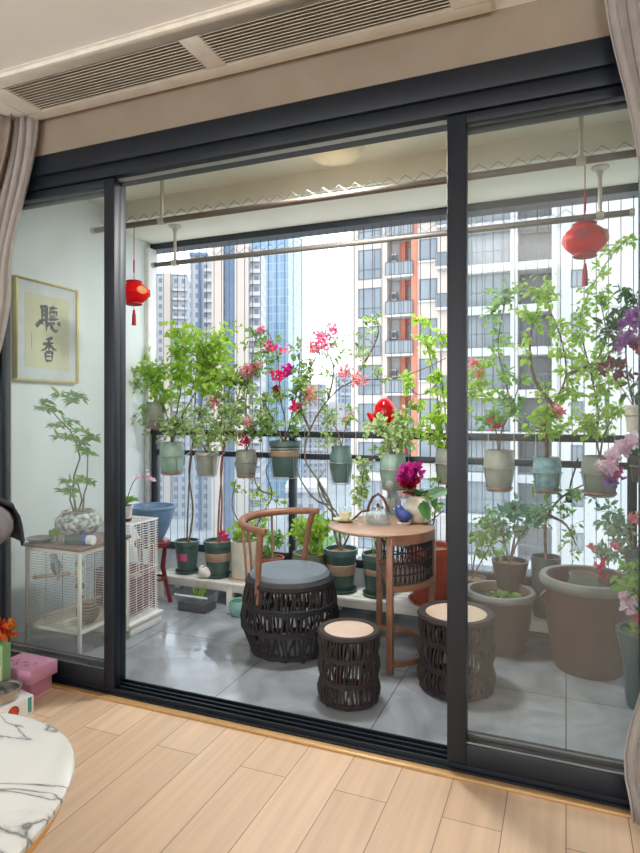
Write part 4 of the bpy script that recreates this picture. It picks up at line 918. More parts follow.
# ------------------------------------------------------------------ big brown urns
def urn(u, vb, dia, h, label, Y=None, m='brownjar', jar=False):
    c = atZ(u, vb, 0); r = dia / 2
    o = E('brown_urn', c, label, 'planter', 'big brown glazed urns on the balcony floor')
    MB().lathe([(0, 0), (r * .68, 0), (r * .71, h * .03), (r * .86, h * .5), (r * .93, h * .88), (r * .98, h * .93), (r, h * .97), (r * .97, h), (r * .86, h), (r * .83, h * .96), (r * .78, h * .7), (0, h * .68)], n=48).build('body', M[m], o)
    MB().lathe([(r * .97, h * .9), (r * 1.015, h * .93), (r * 1.02, h * .97), (r * .985, h * 1.006), (r * .87, h * 1.006), (r * .85, h * .985)], n=48).build('rim', M['stone'], o)
    MB().lathe([(0, h * .86), (r * .8, h * .86)], n=36).build('water', M['water'], o)
    for a in (200, 20):
        a = math.radians(a); p = Vector((r * .9 * math.cos(a), r * .9 * math.sin(a), h * .78)); MB().tube([p + Vector((0, 0, -.03)), p + Vector((.03 * math.cos(a), .03 * math.sin(a), 0)), p + Vector((0, 0, .03))], .009, 8).build('lug', M[m], o)
    return o, c, r, h
o, c, r, h = urn(500, 648, .375, .325, 'smaller brown urn holding pond water and a green water plant, behind the larger stool')
mb = MB(); mb.keep = True
for i in range(46): mb.leaf(Vector((.04 + rnd(.07), -.01 + rnd(.05), h * .865 + .012 * random.random())), Vector((rnd(1), rnd(1), .5)), Vector((0, 0, 1)), .045, .032)
mb.build('water_plant', M['green'], o, smooth=False)
o, c, r, h = urn(588, 667, .47, .468, 'larger brown urn holding pond water, nearest the right end of the balcony')
cj = c + Vector((-.02, .02, h * .80))
j = E('glass_jar', cj, 'wide clear glass jar standing in the water of the larger brown urn', 'jar')
MB().lathe([(0, 0), (.06, 0), (.072, .01), (.075, .06), (.066, .085), (.07, .09), (.07, .10), (.064, .10), (.062, .088), (.07, .06), (.068, .012), (0, .006)], n=30).build('jar', glassmat('greenish_glass', .12, (.72, .8, .76), (.88, .93, .9)), j)
MB().tube([(.0715 * math.cos(2 * PI * k / 30), .0715 * math.sin(2 * PI * k / 30), .095) for k in range(30)], .003, 6, True).build('lip', M['clear'], j)
# rose planter at the extreme right
c = atY(645, 411, 3.05); c.z = 0
o = E('rose_planter', c, 'tall blue-grey planter with pale pink roses at the right edge beside the larger urn', 'potted plant')
zs = pot(o, 'flare', .24, .34, 'dteal'); s = c + Vector((0, 0, zs))
grow(o, [[s, (642, 620, 3.05), (634, 590, 3.05)], [s, (645, 600, 3.05), (640, 570, 3.05)]], [(634, 590, 9, 22, 63), (636, 640, 9, 20, 42), (626, 574, 10, 10, 28)], 'green', .05, .6, sr=(.005, .003), bark='barkg',
     flowers=[(630, 603, 8, 22, 'palepink', 3.02, .032), (623, 597, 5, 10, 'palepink', 3.02, .03), (637, 618, 4, 8, 'coral', 3.02, .028)])

# ------------------------------------------------------------------ blue bowl on its red stand
c = Vector((-2.62, 3.40, 0))
st = E('red_stand', c, 'dark red turned wooden stand under the big blue bowl', 'stand')
for k in range(4):
    a = PI / 4 + k * PI / 2; d = Vector((math.cos(a), math.sin(a), 0))
    MB().tube([d * .12 + Vector((0, 0, 0)), d * .10 + Vector((0, 0, .1)), d * .07 + Vector((0, 0, .25)), d * .085 + Vector((0, 0, .40))], [.016, .011, .017, .014], 8).build('leg', M['redwood'], st)
MB().lathe([(0, .4), (.11, .4), (.12, .41), (.12, .43), (.11, .44), (0, .44)], n=28).build('top', M['redwood'], st)
MB().lathe([(.075, .17), (.085, .17), (.085, .185), (.075, .185), (.075, .17)], n=20).build('ring', M['redwood'], st)
b = E('blue_bowl', c + Vector((0, 0, .44)), 'big empty blue glazed bowl on the dark red stand by the corner', 'bowl')
MB().lathe([(0, 0), (.07, 0), (.08, .02), (.115, .09), (.142, .17), (.152, .215), (.155, .228), (.148, .23), (.138, .215), (.126, .16), (.1, .09), (.06, .03), (0, .025)], n=44).build('body', M['bluebowl'], b)
MB().lathe([(.15, .218), (.1595, .224), (.158, .234), (.146, .234), (.142, .224)], n=44).build('rim', M['bluebowl'], b)

# ------------------------------------------------------------------ bird cages
cg = E('bird_cage', (-2.54, 2.64, 0), 'white framed bird cage on castors with a brown top board, seen through the left glass', 'bird cage'); L = cg.location
x0, x1, y0, y1, zt_, zb_ = -2.73, -2.345, 2.446, 2.83, .585, .15
for x in (x0, x1 - .018):
    for y in (y0, y1 - .018): MB().box(x, x + .018, y, y + .018, .045, zt_).build('post', M['white'], cg, org=L, bev=.003)
for z in (zb_, zt_ - .02):
    for y in (y0, y1 - .016): MB().box(x0 + .018, x1 - .018, y, y + .016, z, z + .018).build('cross_bar', M['white'], cg, org=L)
    for x in (x0, x1 - .016): MB().box(x, x + .016, y0 + .018, y1 - .018, z, z + .018).build('cross_bar', M['white'], cg, org=L)
MB().box(x0 - .01, x1 + .01, y0 - .01, y1 + .01, zt_, zt_ + .016).build('top_board', M['brownboard'], cg, org=L, bev=.003)
MB().box(x0 + .02, x1 - .02, y0 + .02, y1 - .02, zb_, zb_ + .012).build('floor_tray', M['ivory'], cg, org=L)
def wiregrid(p, ax, a0, a1, fix, z0, z1, dz, dv, m, org, r=.0011):
    mb = MB(); z = z0
    P = (lambda t, z: (t, fix, z)) if ax == 'x' else (lambda t, z: (fix, t, z))
    while z < z1: mb.tube([P(a0, z), P(a1, z)], r, 4); z += dz
    t = a0
    while t <= a1: mb.tube([P(t, z0), P(t, z1)], r * 1.2, 4); t += dv
    return mb.build('wire_side', m, p, org=org)
wiregrid(cg, 'x', x0 + .02, x1 - .02, y0 + .008, zb_ + .02, zt_ - .02, .014, .12, M['wire'], L, .0007)
wiregrid(cg, 'x', x0 + .02, x1 - .02, y1 - .008, zb_ + .02, zt_ - .02, .014, .12, M['wire'], L, .0007)
wiregrid(cg, 'y', y0 + .02, y1 - .02, x1 - .008, zb_ + .02, zt_ - .02, .012, .012, M['wire'], L, .0008)
wiregrid(cg, 'y', y0 + .02, y1 - .02, x0 + .008, zb_ + .02, zt_ - .02, .014, .12, M['wire'], L, .0007)
for x in (x0 + .009, x1 - .009):
    for y in (y0 + .009, y1 - .009):
        cs = MB(); cs.tube([(x - .008, y, .022), (x + .008, y, .022)], .022, 16); cs.box(x - .012, x + .012, y - .006, y + .006, .022, .05); cs.build('castor', M['grey2'], cg, org=L)
MB().tube([(x0 + .0, y0 + .06, .40), (x0 + .2, y0 + .12, .425)], .012, 8).build('perch', M['stoolwood'], cg, org=L)
MB().tube([(x0 + .03, y0 + .1, .175), (x1 - .1, y1 - .12, .27)], .008, 8).build('ramp', M['stoolwood'], cg, org=L)
# bird
bc = Vector((x0 + .12, y0 + .095, .4275))
o = E('parakeet', bc, 'pale parakeet perched inside the white framed bird cage', 'bird')
MB().tube([(-.005, .0, .11), (-.012, 0, .1), (-.012, 0, .085), (-.006, 0, .065), (0, 0, .045), (.008, 0, .02), (.014, .0, .0), (.022, 0, -.04)], [.006, .018, .021, .021, .026, .024, .014, .005], 14).build('body', mat('pale_plumage', srgb(206, 204, 202), .9, c2=srgb(170, 172, 176), scale=60), o, ang=80)
MB().tube([(-.03, 0, .094), (-.042, 0, .084)], [.006, .001], 8).build('beak', M['yellow'], o)
for sg in (-1, 1):
    MB().tube([(0, sg * .02, .06), (.01, sg * .022, .03), (.018, sg * .012, -.01)], [.01, .012, .003], 8).build('wing', M['stone'], o)
    MB().ball((-.024, sg * .014, .098), .003, 8).build('eye', M['vent_dark'], o)
    MB().tube([(0, sg * .009, .02), (0, sg * .009, .0)], .003, 6).build('foot', M['coral'], o)
# toys and nest
tc_ = Vector((x1 - .075, y0 + .08, .0)) 
o = E('bird_toy', tc_ + Vector((0, 0, .30)), 'string of wooden toy beads hanging inside the bird cage', 'bird toy')
MB().tube([(0, 0, .0), (0, 0, zt_ - .30)], .002, 5).build('cord', M['white'], o)
for i, (z, mm) in enumerate(((.02, 'terracotta'), (.05, 'ivory'), (.08, 'brownjar'), (.115, 'tealprint'), (.15, 'stoolwood'), (.2, 'celadon'))): MB().ball((rnd(.006), 0, z), .017 + .003 * (i % 3), 10).build('bead', M[mm], o)
o = E('nest_ball', (x1 - .085, y0 + .15, zb_ + .012), 'striped woven nest ball on the floor of the bird cage', 'nest')
MB().ball((0, 0, .06), .06, 22).build('shell', M['tan'], o)
for i in range(7):
    z = .06 - .048 + i * .016; r = math.sqrt(max(.0602 ** 2 - (z - .06) ** 2, 1e-6)); MB().tube([(r * math.cos(2 * PI * k / 24), r * math.sin(2 * PI * k / 24), z) for k in range(24)], .003, 5, True).build('stripe', M['brownp'], o)
# second cage
c2 = E('bird_cage', (-2.52, 2.985, 0), 'white wire bird cage with plastic tray standing on the floor beyond the open door edge', 'bird cage'); L = c2.location
x0, x1, y0, y1 = -2.68, -2.365, 2.86, 3.125
MB().box(x0 - .012, x1 + .02, y0 - .02, y1 + .015, .0, .065).build('tray', M['whitep'], c2, org=L, bev=.01)
MB().box(x0 - .02, x1 + .03, y0 - .03, y1 + .02, .06, .078).build('tray_rim', M['whitep'], c2, org=L, bev=.005)
for ax, a0, a1, fx in (('x', x0, x1, y0), ('x', x0, x1, y1), ('y', y0, y1, x0), ('y', y0, y1, x1)): wiregrid(c2, ax, a0, a1, fx, .075, .65, .015, .06, M['whitep'], L, .0018)
t = MB()
for i in range(20): t.tube([(x0 + (x1 - x0) * i / 19, y0, .65), (x0 + (x1 - x0) * i / 19, y1, .65)], .0016, 4)
t.build('wire_top', M['whitep'], c2, org=L)
for z in (.078, .36, .65):
    f = MB(); f.tube([(x0, y0, z), (x1, y0, z), (x1, y1, z), (x0, y1, z)], .0035, 6, True); f.build('hoop_frame', M['whitep'], c2, org=L)
dd = MB(); q = [(x1 + .004, y0 + .08, .34), (x1 + .004, y1 - .05, .34), (x1 + .004, y1 - .05, .50), (x1 + .004, y0 + .08, .50)]; dd.tube(q, .003, 6, True); dd.build('door', M['whitep'], c2, org=L)
MB().box(x0 + .02, x1 - .05, y0 + .03, y1 - .03, .10, .36).build('inner_box', mat('maroon_cloth', srgb(110, 54, 66), .9, c2=srgb(140, 90, 100)), c2, org=L)
MB().box(x1 - .06, x1 - .012, y0 + .06, y0 + .12, .32, .34).build('perch', M['stoolwood'], c2, org=L)
# plant on top of it
o = E('potted_orchid', (-2.46, 2.93, .6525), 'broad-leaved orchid with a pale flower spray on top of the white wire cage', 'potted plant')
zs = pot(o, 'taper', .10, .10, 'whitep', band=('redwood', .05, .25)); s = o.location + Vector((0, 0, zs))
blade_leaves(o, s, 7, .13, .06, 'green', .9)
grow(o, [[s, (132, 485, 2.95), (138, 478, 2.98), (150, 476, 3.02)]], [], sr=(.003, .0015), bark='barkg', flowers=[(140, 477, 4, 6, 'palepink', 2.96, .02), (147, 475, 4, 6, 'palepink', 3.0, .02), (153, 479, 3, 5, 'palepink', 3.0, .02)])

# ------------------------------------------------------------------ on the bird cage's board
TB = .601
c = atZ(76, 541, TB); c.y += .02
o = E('potted_money_tree', c, 'crooked-stemmed tree with hand-shaped leaves in a mottled blue and white jar', 'potted plant')
pf = [(0, 0), (.075, 0), (.08, .012), (.07, .03), (.098, .05), (.125, .09), (.122, .125), (.095, .15), (.085, .158), (.092, .166), (.082, .166), (.076, .155), (0, .152)]
MB().lathe(pf, n=36).build('jar', M['bluewhite'], o); MB().lathe([(.08, .154), (0, .162)], n=18).build('soil', M['soil'], o)
s = c + Vector((0, 0, .158)); Y = c.y
st = [[s + Vector((-.02, 0, 0)), (73, 490, Y), (74, 476, Y), (80, 458, Y), (77, 445, Y), (70, 430, Y), (58, 418, Y), (50, 408, Y)], [s + Vector((-.035, 0, 0)), (70, 500, Y), (71, 488, Y - .02)], [s + Vector((.03, 0, 0)), (84, 495, Y + .02), (87, 485, Y + .03), (88, 448, Y + .03)], [s, (82, 500, Y), (79, 488, Y), (76, 478, Y)]]
sm = MB()
for line in st:
    pts = [q if isinstance(q, Vector) else atY(*q) for q in line]; sm.tube(pts, [.006 - .003 * i / (len(pts) - 1) for i in range(len(pts))], 7)
sm.build('stem', M['barkg'], o, org=c)
mb = MB(); mb.keep = True
for u, v in [(62, 396), (72, 394), (78, 400), (46, 408), (52, 402), (70, 424), (79, 430), (62, 436), (72, 440), (58, 425), (90, 440), (97, 436), (84, 448), (90, 452), (70, 482), (82, 478), (92, 480), (66, 490), (76, 398), (54, 410), (80, 442), (72, 492)]:
    base = atY(u, v, Y + rnd(.05)); 
    for q in range(2):
        b0 = base + Vector((rnd(.02), rnd(.03), rnd(.015))); a0 = random.uniform(-.5, .5)
        for k in range(6):
            a = -1.5 + k * .6 + a0; mb.leaf(b0, Vector((math.sin(a), -.35 + rnd(.2), -.25 + .55 * math.cos(a))), Vector((0, -.7, .7)), .062 * random.uniform(.8, 1.15), .017, .1, .25)
mb.build('foliage', M['green'], o, org=c, smooth=False)
c = atZ(40, 541, TB)
o = E('metal_dish', c, 'shallow patterned metal dish at the front corner of the brown cage board', 'dish')
MB().lathe([(0, 0), (.045, 0), (.06, .008), (.074, .016), (.074, .019), (.058, .012), (.04, .005), (0, .005)], n=30).build('dish', M['steel'], o)
MB().lathe([(.066, .014), (.0755, .0185), (.0735, .0205), (.065, .0155)], n=30).build('rim', M['chrome'], o)
c = atZ(78, 544.5, TB); c.y -= .0
o = E('tin_can', c + Vector((0, 0, .026)), 'dark tin with bright blue and white end lying before the mottled jar', 'tin')
MB().tube([(-.075, 0, 0), (.03, .012, 0)], .026, 18).build('body', M['dteal'], o)
MB().tube([(.03, .012, 0), (.055, .015, 0)], .0265, 18).build('blue_band', mat('bright_blue', srgb(40, 104, 190), .4), o)
MB().tube([(.055, .015, 0), (.09, .019, 0)], .025, 18).build('white_end', M['whitep'], o)
c = atZ(57, 541, TB)
o = E('lettuce_leaf', c, 'bright green leaf sprig lying on the brown cage board beside the dish', 'leaf sprig')
mb = MB(); mb.keep = True
for i in range(7): mb.leaf(Vector((0, 0, .03)), Vector((rnd(1), rnd(.4), .3 + random.random() * .7)), Vector((0, -.8, .5)), .06, .05, .1, .3)
mb.build('leaves', M['lime'], o, smooth=False); MB().tube([(0, 0, 0), (0, 0, .034)], .004, 6).build('stalk', M['lime'], o)

# ------------------------------------------------------------------ living-room corner: boxes, flowers, bowl, table, chair
bx = E('gift_box', (-2.362, 2.127, 0), 'pink lidded gift box with printed lid on the wood floor by the left door panel', 'box')
MB().box(-.09, .09, -.055, .065, 0, .09).build('base', M['pinkbox'], bx, bev=.002)
lid = MB().box(-.112, .112, -.078, .078, .072, .135).build('lid', M['pinkbox'], bx, bev=.002)
pr = MB()
random.seed(3)
for i in range(9):
    x, y = -.075 + .016 * i, -.02 + .02 * math.sin(i * 1.7); 
    pr.tube([(x, y - .012, .1354), (x + .006, y + .012, .1354), (x + .012, y - .008, .1354)], .0012, 4)
for x, y in ((-.09, .05), (-.06, -.05), (.02, .055), (.08, -.02), (.06, .05), (-.02, -.055)): pr.ball((x, y, .1352), .0035, 8, sz=.2)
pr.build('print', M['pinkprint'], lid)
wb = E('carton', (-2.318, 1.925, 0), 'white flat carton with an orange emblem and teal stripe on its end', 'box', rz=math.radians(-12))
MB().box(-.15, .15, -.085, .085, 0, .08).build('carton', M['whitep'], wb, bev=.002)
MB().box(.1495, .1505, .058, .075, .012, .076).build('stripe', M['tealp'], wb)
em = MB(); em.prism([(.15, -.005 + .024 * math.cos(2 * PI * k / 24), .04 + .026 * math.sin(2 * PI * k / 24)) for k in range(24)], (.0009, 0, 0)); eo = em.build('emblem', M['brownp'], wb)
em = MB(); em.prism([(.1508, -.005 + .019 * math.cos(2 * PI * k / 24), .04 + .021 * math.sin(2 * PI * k / 24)) for k in range(24)], (.0006, 0, 0)); em.build('emblem_disc', M['orange'], eo)
em = MB()
for k in range(5):
    a = 2 * PI * k / 5; em.prism([(.1514, -.005 + .004 * math.cos(a), .04 + .004 * math.sin(a)), (.1514, -.005 + .016 * math.cos(a - .18), .04 + .016 * math.sin(a - .18)), (.1514, -.005 + .016 * math.cos(a + .18), .04 + .016 * math.sin(a + .18))], (.0004, 0, 0))
em.build('emblem_rays', M['redwood'], eo)
MB().box(.1495, .1504, -.075, -.045, .02, .03).build('text_line', M['brownp'], wb)
sb = E('steel_bowl', (-2.25, 1.895, .08), 'shallow stainless steel bowl standing on the white carton', 'bowl')
MB().lathe([(0, 0), (.058, 0), (.07, .006), (.075, .045), (.078, .047), (.074, .048), (.07, .044), (.066, .01), (0, .005)], n=36).build('bowl', M['chrome'], sb)
MB().lathe([(.0745, .044), (.0805, .046), (.0805, .049), (.0745, .0495)], n=36).build('rim', M['chrome'], sb)
gb = E('green_carton', (-2.392, 1.993, .08), 'small upright green box on the white carton behind the steel bowl', 'box')
MB().box(-.058, .058, -.022, .022, 0, .19).build('carton', M['greenbox'], gb, bev=.002)
MB().box(-.05, .05, -.0235, -.022, .03, .10).build('label_patch', M['ivory'], gb)
fb = E('flower_bunch', (-2.375, 1.993, .27), 'bunch of small orange, yellow and red flowers on the small green box', 'flowers')
for nm, mm, ox in (('blossom', 'yellow', -.02), ('blossom', 'orange', .02), ('blossom', 'hot', .0), ('blossom', 'yellow', .045)):
    mb = MB(); mb.keep = True
    for i in range(16):
        p = Vector((ox + rnd(.03), rnd(.03), .03 + random.random() * .07))
        for k in range(4): mb.leaf(p, rvec() + Vector((.3, -.4, .2)), Vector((0, -1, .3)), .022, .018, .2, -.1)
    mb.build(nm, M[mm], fb, smooth=False)
mb = MB(); 
for i in range(8): mb.tube([(rnd(.02), rnd(.02), 0), (rnd(.045), rnd(.03), .07)], .0015, 4)
mb.build('stems', M['green'], fb)

# marble coffee table
ct = E('coffee_table', (-1.47, .745, 0), 'oval white marble coffee table with a gold rim in the near corner', 'table')
def oval(a, b, z, n=64, p=2.2): return [Vector((a * math.copysign(abs(math.cos(2 * PI * k / n)) ** (2 / p), math.cos(2 * PI * k / n)), b * math.copysign(abs(math.sin(2 * PI * k / n)) ** (2 / p), math.sin(2 * PI * k / n)), z)) for k in range(n)]
mb = MB(); n = 64
rings = [oval(.44, .575, .40), oval(.448, .583, .404), oval(.45, .585, .41), oval(.448, .583, .417), oval(.44, .575, .42)]
for rg in rings: mb.v += rg
for i in range(len(rings) - 1):
    for k in range(n): mb.f.append([i * n + k, i * n + (k + 1) % n, (i + 1) * n + (k + 1) % n, (i + 1) * n + k])
mb.f += [list(range(n))[::-1], [4 * n + k for k in range(n)]]
mb.build('marble_top', M['marble'], ct)
mb = MB(); rr = [oval(.40, .535, .36), oval(.43, .566, .365), oval(.436, .571, .4), oval(.40, .535, .4)]
for rg in rr: mb.v += rg
for i in range(4):
    for k in range(n): mb.f.append([i * n + k, i * n + (k + 1) % n, ((i + 1) % 4) * n + (k + 1) % n, ((i + 1) % 4) * n + k])
mb.build('gold_rim', M['goldmetal'], ct)
for a in (35, 145, 215, 325):
    a = math.radians(a); c_, s_ = .33 * math.cos(a), .46 * math.sin(a)
    MB().tube([(c_ * 1.08, s_ * 1.08, .37), (c_ * 1.02, s_ * 1.02, .18), (c_, s_, 0)], [.018, .015, .011], 10).build('leg', M['goldmetal'], ct)

# padded chair at the left picture edge with a jacket over it
pc = E('padded_chair', (-2.10, 1.50, 0), 'grey padded chair at the left edge below the curtain', 'chair')
MB().lathe([(0, .40), (.15, .40), (.17, .425), (.17, .455), (.15, .49), (0, .5)], (-.08, 0, 0), n=32).build('seat', M['padding'], pc)
for k in range(4):
    a = PI / 4 + k * PI / 2; MB().tube([(.11 * math.cos(a) - .08, .11 * math.sin(a), .41), (.13 * math.cos(a) - .08, .13 * math.sin(a), 0)], [.016, .011], 8).build('leg', M['wood'], pc)
bk = MB(); ring = [(.19 * math.cos(math.radians(a)), .19 * math.sin(math.radians(a)), .895) for a in range(95, 476, 13)]
bk.tube([(x - .02, y, z) for x, y, z in ring], [.05] + [.075] * (len(ring) - 2) + [.05], 14); bk.build('backrest', M['padding'], pc)
for a in (120, 180, 240, 300):
    a = math.radians(a); MB().tube([(.15 * math.cos(a) - .08, .15 * math.sin(a), .44), (.19 * math.cos(a) - .02,   .19 * math.sin(a), .86)], .014, 8).build('back_post', M['wood'], pc)

jk = E('jacket', (-2.10, 1.50, .895), 'black jacket draped over the back of the grey padded chair', 'jacket')
mb = MB(); prf = [(-.07, .045), (-.03, .080), (.02, .083), (.062, .06), (.08, .02), (.088, -.02), (.094, -.06), (.098, -.085)]
cols = [math.radians(a) for a in range(40, 126, 5)]; nn = len(prf)
for sd in (0, .006):
    for i, a in enumerate(cols):
        for dr, dz in prf:
            r_ = .19 + dr + .003 + sd + .004 * math.sin(i * 1.3 + dz * 30); mb.v.append(Vector((r_ * math.cos(a) - .02, r_ * math.sin(a), dz + sd)))
hf = len(cols) * nn
for i in range(len(cols) - 1):
    for k in range(nn - 1):
        a = i * nn + k; mb.f.append([a, a + 1, a + nn + 1, a + nn]); mb.f.append([a + hf, a + hf + nn, a + hf + nn + 1, a + hf + 1])
for i in range(len(cols) - 1):
    for k in (0, nn - 1):
        a = i * nn + k; mb.f.append([a, a + nn, a + hf + nn, a + hf])
for k in range(nn - 1):
    for i in (0, len(cols) - 1):
        a = i * nn + k; mb.f.append([a, a + hf, a + hf + 1, a + 1])
mb.build('cloth', M['jacket'], jk, ang=180)

# cord and adapter hanging from the middle rail
c = atY(572, 480, BY - .03)
o = E('power_adapter', c, 'dark cord with a small black adapter hanging from the middle rail beside the teal pot', 'adapter')
q = [atY(u, v, BY - .026) - c for u, v in ((578, 458), (576, 466), (571, 482), (569, 494))]
MB().tube(q, .005, 8).build('cord', M['rail'], o)
p_ = q[-1]; MB().box(p_.x - .02, p_.x + .02, p_.y - .014, p_.y + .014, p_.z - .05, p_.z + .008).build('adapter_box', M['rail'], o, bev=.004)

OUT_DIM = .5  # dims building, ground and lawn colours below their own tone to offset bright exposure
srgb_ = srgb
def srgb(r, g, b): return tuple(OUT_DIM * x for x in srgb_(r, g, b))

# ------------------------------------------------------------------ the city outside
GZ = -36.0
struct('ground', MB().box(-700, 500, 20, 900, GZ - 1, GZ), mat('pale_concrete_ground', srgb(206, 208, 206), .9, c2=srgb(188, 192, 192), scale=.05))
def patch(u0, u1, Y0, Y1, m, label):
    a, b = atY(u0, 411, Y0), atY(u1, 411, Y1); x0, x1 = min(a.x, b.x), max(a.x, b.x)
    mb = MB().box(x0, x1, Y0, Y1, GZ, GZ + .3); o = mb.build('lawn', m, org=((x0 + x1) / 2, (Y0 + Y1) / 2, GZ)); tag(o, label, 'lawn', kind='stuff'); return o
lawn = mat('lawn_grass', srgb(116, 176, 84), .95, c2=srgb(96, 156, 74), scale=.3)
patch(265, 356, 118, 190, lawn, 'bright green lawn far below between the towers')
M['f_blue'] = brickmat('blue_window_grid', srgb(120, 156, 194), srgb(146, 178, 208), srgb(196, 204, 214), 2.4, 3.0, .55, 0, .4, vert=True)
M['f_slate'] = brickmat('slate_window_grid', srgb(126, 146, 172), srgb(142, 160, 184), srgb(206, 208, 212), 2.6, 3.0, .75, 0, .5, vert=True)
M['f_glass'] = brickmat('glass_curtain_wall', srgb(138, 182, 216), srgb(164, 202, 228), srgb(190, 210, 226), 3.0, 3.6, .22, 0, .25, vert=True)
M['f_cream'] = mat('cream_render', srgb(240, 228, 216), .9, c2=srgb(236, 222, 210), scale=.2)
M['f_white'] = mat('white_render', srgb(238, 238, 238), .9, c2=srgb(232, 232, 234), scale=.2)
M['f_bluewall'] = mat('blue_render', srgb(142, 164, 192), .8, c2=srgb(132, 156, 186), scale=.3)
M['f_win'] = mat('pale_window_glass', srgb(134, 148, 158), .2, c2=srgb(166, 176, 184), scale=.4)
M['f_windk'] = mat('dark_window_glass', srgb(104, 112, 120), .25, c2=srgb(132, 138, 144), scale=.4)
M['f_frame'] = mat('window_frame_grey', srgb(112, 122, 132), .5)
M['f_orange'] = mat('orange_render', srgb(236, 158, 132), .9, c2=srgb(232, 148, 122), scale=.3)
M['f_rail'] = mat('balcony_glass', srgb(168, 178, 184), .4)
def building(name, u0, u1, t, label, rz=0, cat='building', group='city buildings beyond the balcony'):
    r = ((u0 + u1) / 2 - 320) / F; d = Vector((-SA + r * CA, CA + r * SA, 0)) * t
    o = E(name, (d.x, d.y, GZ), label, cat, group, rz=YAW + math.radians(rz)); return o, F / t
def seg(o, t, name, m, uc, u0, u1, vtop, depth, y0=0, vbot=None, parent=None):
    s = t / F; zt_ = CH + (HOR - vtop) * s - GZ; zb_ = 0 if vbot is None else CH + (HOR - vbot) * s - GZ
    return MB().box((u0 - uc) * s, (u1 - uc) * s, y0, y0 + depth, zb_, zt_).build(name, m, parent or o, smooth=False)
def slabs(o, t, uc, u0, u1, vtop, vbot, step, m, proj=1.2, th=1.1, y0=0):
    s = t / F; z = CH + (HOR - vtop) * s - GZ - step; zl = CH + (HOR - vbot) * s - GZ
    while z > zl:
        MB().box((u0 - uc) * s, (u1 - uc) * s, y0 - proj, y0 + .2, z, z + th).build('balcony', m, o, smooth=False); z -= step
# A: narrow tower by the corner
t = 210; o, _ = building('tower_block', 157, 187, t, 'slate and cream tower block farthest toward the balcony corner', 8); uc = 172
seg(o, t, 'wall', M['f_slate'], uc, 153, 187, 276, 14); seg(o, t, 'cream_pier', M['f_cream'], uc, 163, 171.5, 274, 12, -1.2); slabs(o, t, uc, 173, 187, 282, 430, 3.2, M['f_white'], .9, .9)
seg(o, t, 'roof_slab', M['f_bluewall'], uc, 153, 187, 274, 14, 0, 276)
# B
t = 190; o, _ = building('tower_block', 190, 213, t, 'slate blue tower block with white balcony stack on its right flank', 0); uc = 201.5
seg(o, t, 'wall', M['f_slate'], uc, 190, 213, 255, 12); seg(o, t, 'parapet', M['f_bluewall'], uc, 189.5, 207, 252.5, 12, -.5, 256); slabs(o, t, uc, 205, 212.5, 262, 470, 3.2, M['f_white'], 1.2, 1.0)
seg(o, t, 'stair_shaft', M['f_bluewall'], uc, 198.5, 201, 258, 1.4, -1.0)
# C
t = 165; o, _ = building('tower_block', 212, 260, t, 'tall cream tower block with blue vertical strips and balconies', 0); uc = 236
seg(o, t, 'wall', M['f_blue'], uc, 212, 250, 246, 18); seg(o, t, 'cream_pier', M['f_cream'], uc, 212.5, 224, 240, 15, -1.5); seg(o, t, 'cream_pier', M['f_cream'], uc, 235.5, 249, 242, 15, -1.5)
seg(o, t, 'blue_strip', M['f_bluewall'], uc, 225, 235, 239, 14, -.4); seg(o, t, 'flank', M['f_slate'], uc, 249, 260.5, 246, 15, 1); slabs(o, t, uc, 250, 260, 250, 520, 3.1, M['f_white'], 1.0, 1.1, 1)
# D glass towers
t = 260; o, _ = building('glass_tower', 258, 288, t, 'tall blue glass tower rising highest, beside open white sky', -14); uc = 272
seg(o, t, 'curtain_wall', M['f_glass'], uc, 258, 288, 229, 22); seg(o, t, 'crown', M['f_bluewall'], uc, 258, 288, 227, 22, 0, 229)
t = 330; o, _ = building('glass_tower', 207, 264, t, 'wide pale blue glass tower standing behind the cream tower block', 0); uc = 235.5
seg(o, t, 'curtain_wall', M['f_glass'], uc, 222, 266, 236, 20); seg(o, t, 'crown', M['f_bluewall'], uc, 222, 266, 234, 20, 0, 236)
# low distant blocks
for u0, u1, vt_, t, mm, lb in ((300, 326, 384, 300, 'f_slate', 'low slate block under open sky, beside the blue glass tower'), (326, 346, 404, 330, 'f_white', 'low white block seen beyond the dark teal hung pot'), (338, 360, 372, 360, 'f_blue', 'low pale blue block just before the cream apartment building')):
    o, _ = building('distant_block', u0, u1, t, lb, 5); uc = (u0 + u1) / 2
    seg(o, t, 'wall', M[mm], uc, u0, u1, vt_, 20); seg(o, t, 'roof_box', M['f_white'], uc, u0 + 5, u0 + 12, vt_ - 3, 8, 4, vt_); slabs(o, t, uc, u0 + 2, u1 - 2, vt_ + 2, 470, 6.4, M['f_white'], .6, 1.4)
t = 150; o, _ = building('low_building', 286, 325, t, 'low white building beside the lawn far below', 0); uc = 305
seg(o, t, 'wall', M['f_slate'], uc, 286, 325, 492, 20); seg(o, t, 'roof_slab', M['f_white'], uc, 284, 327, 487, 22, -1, 492)
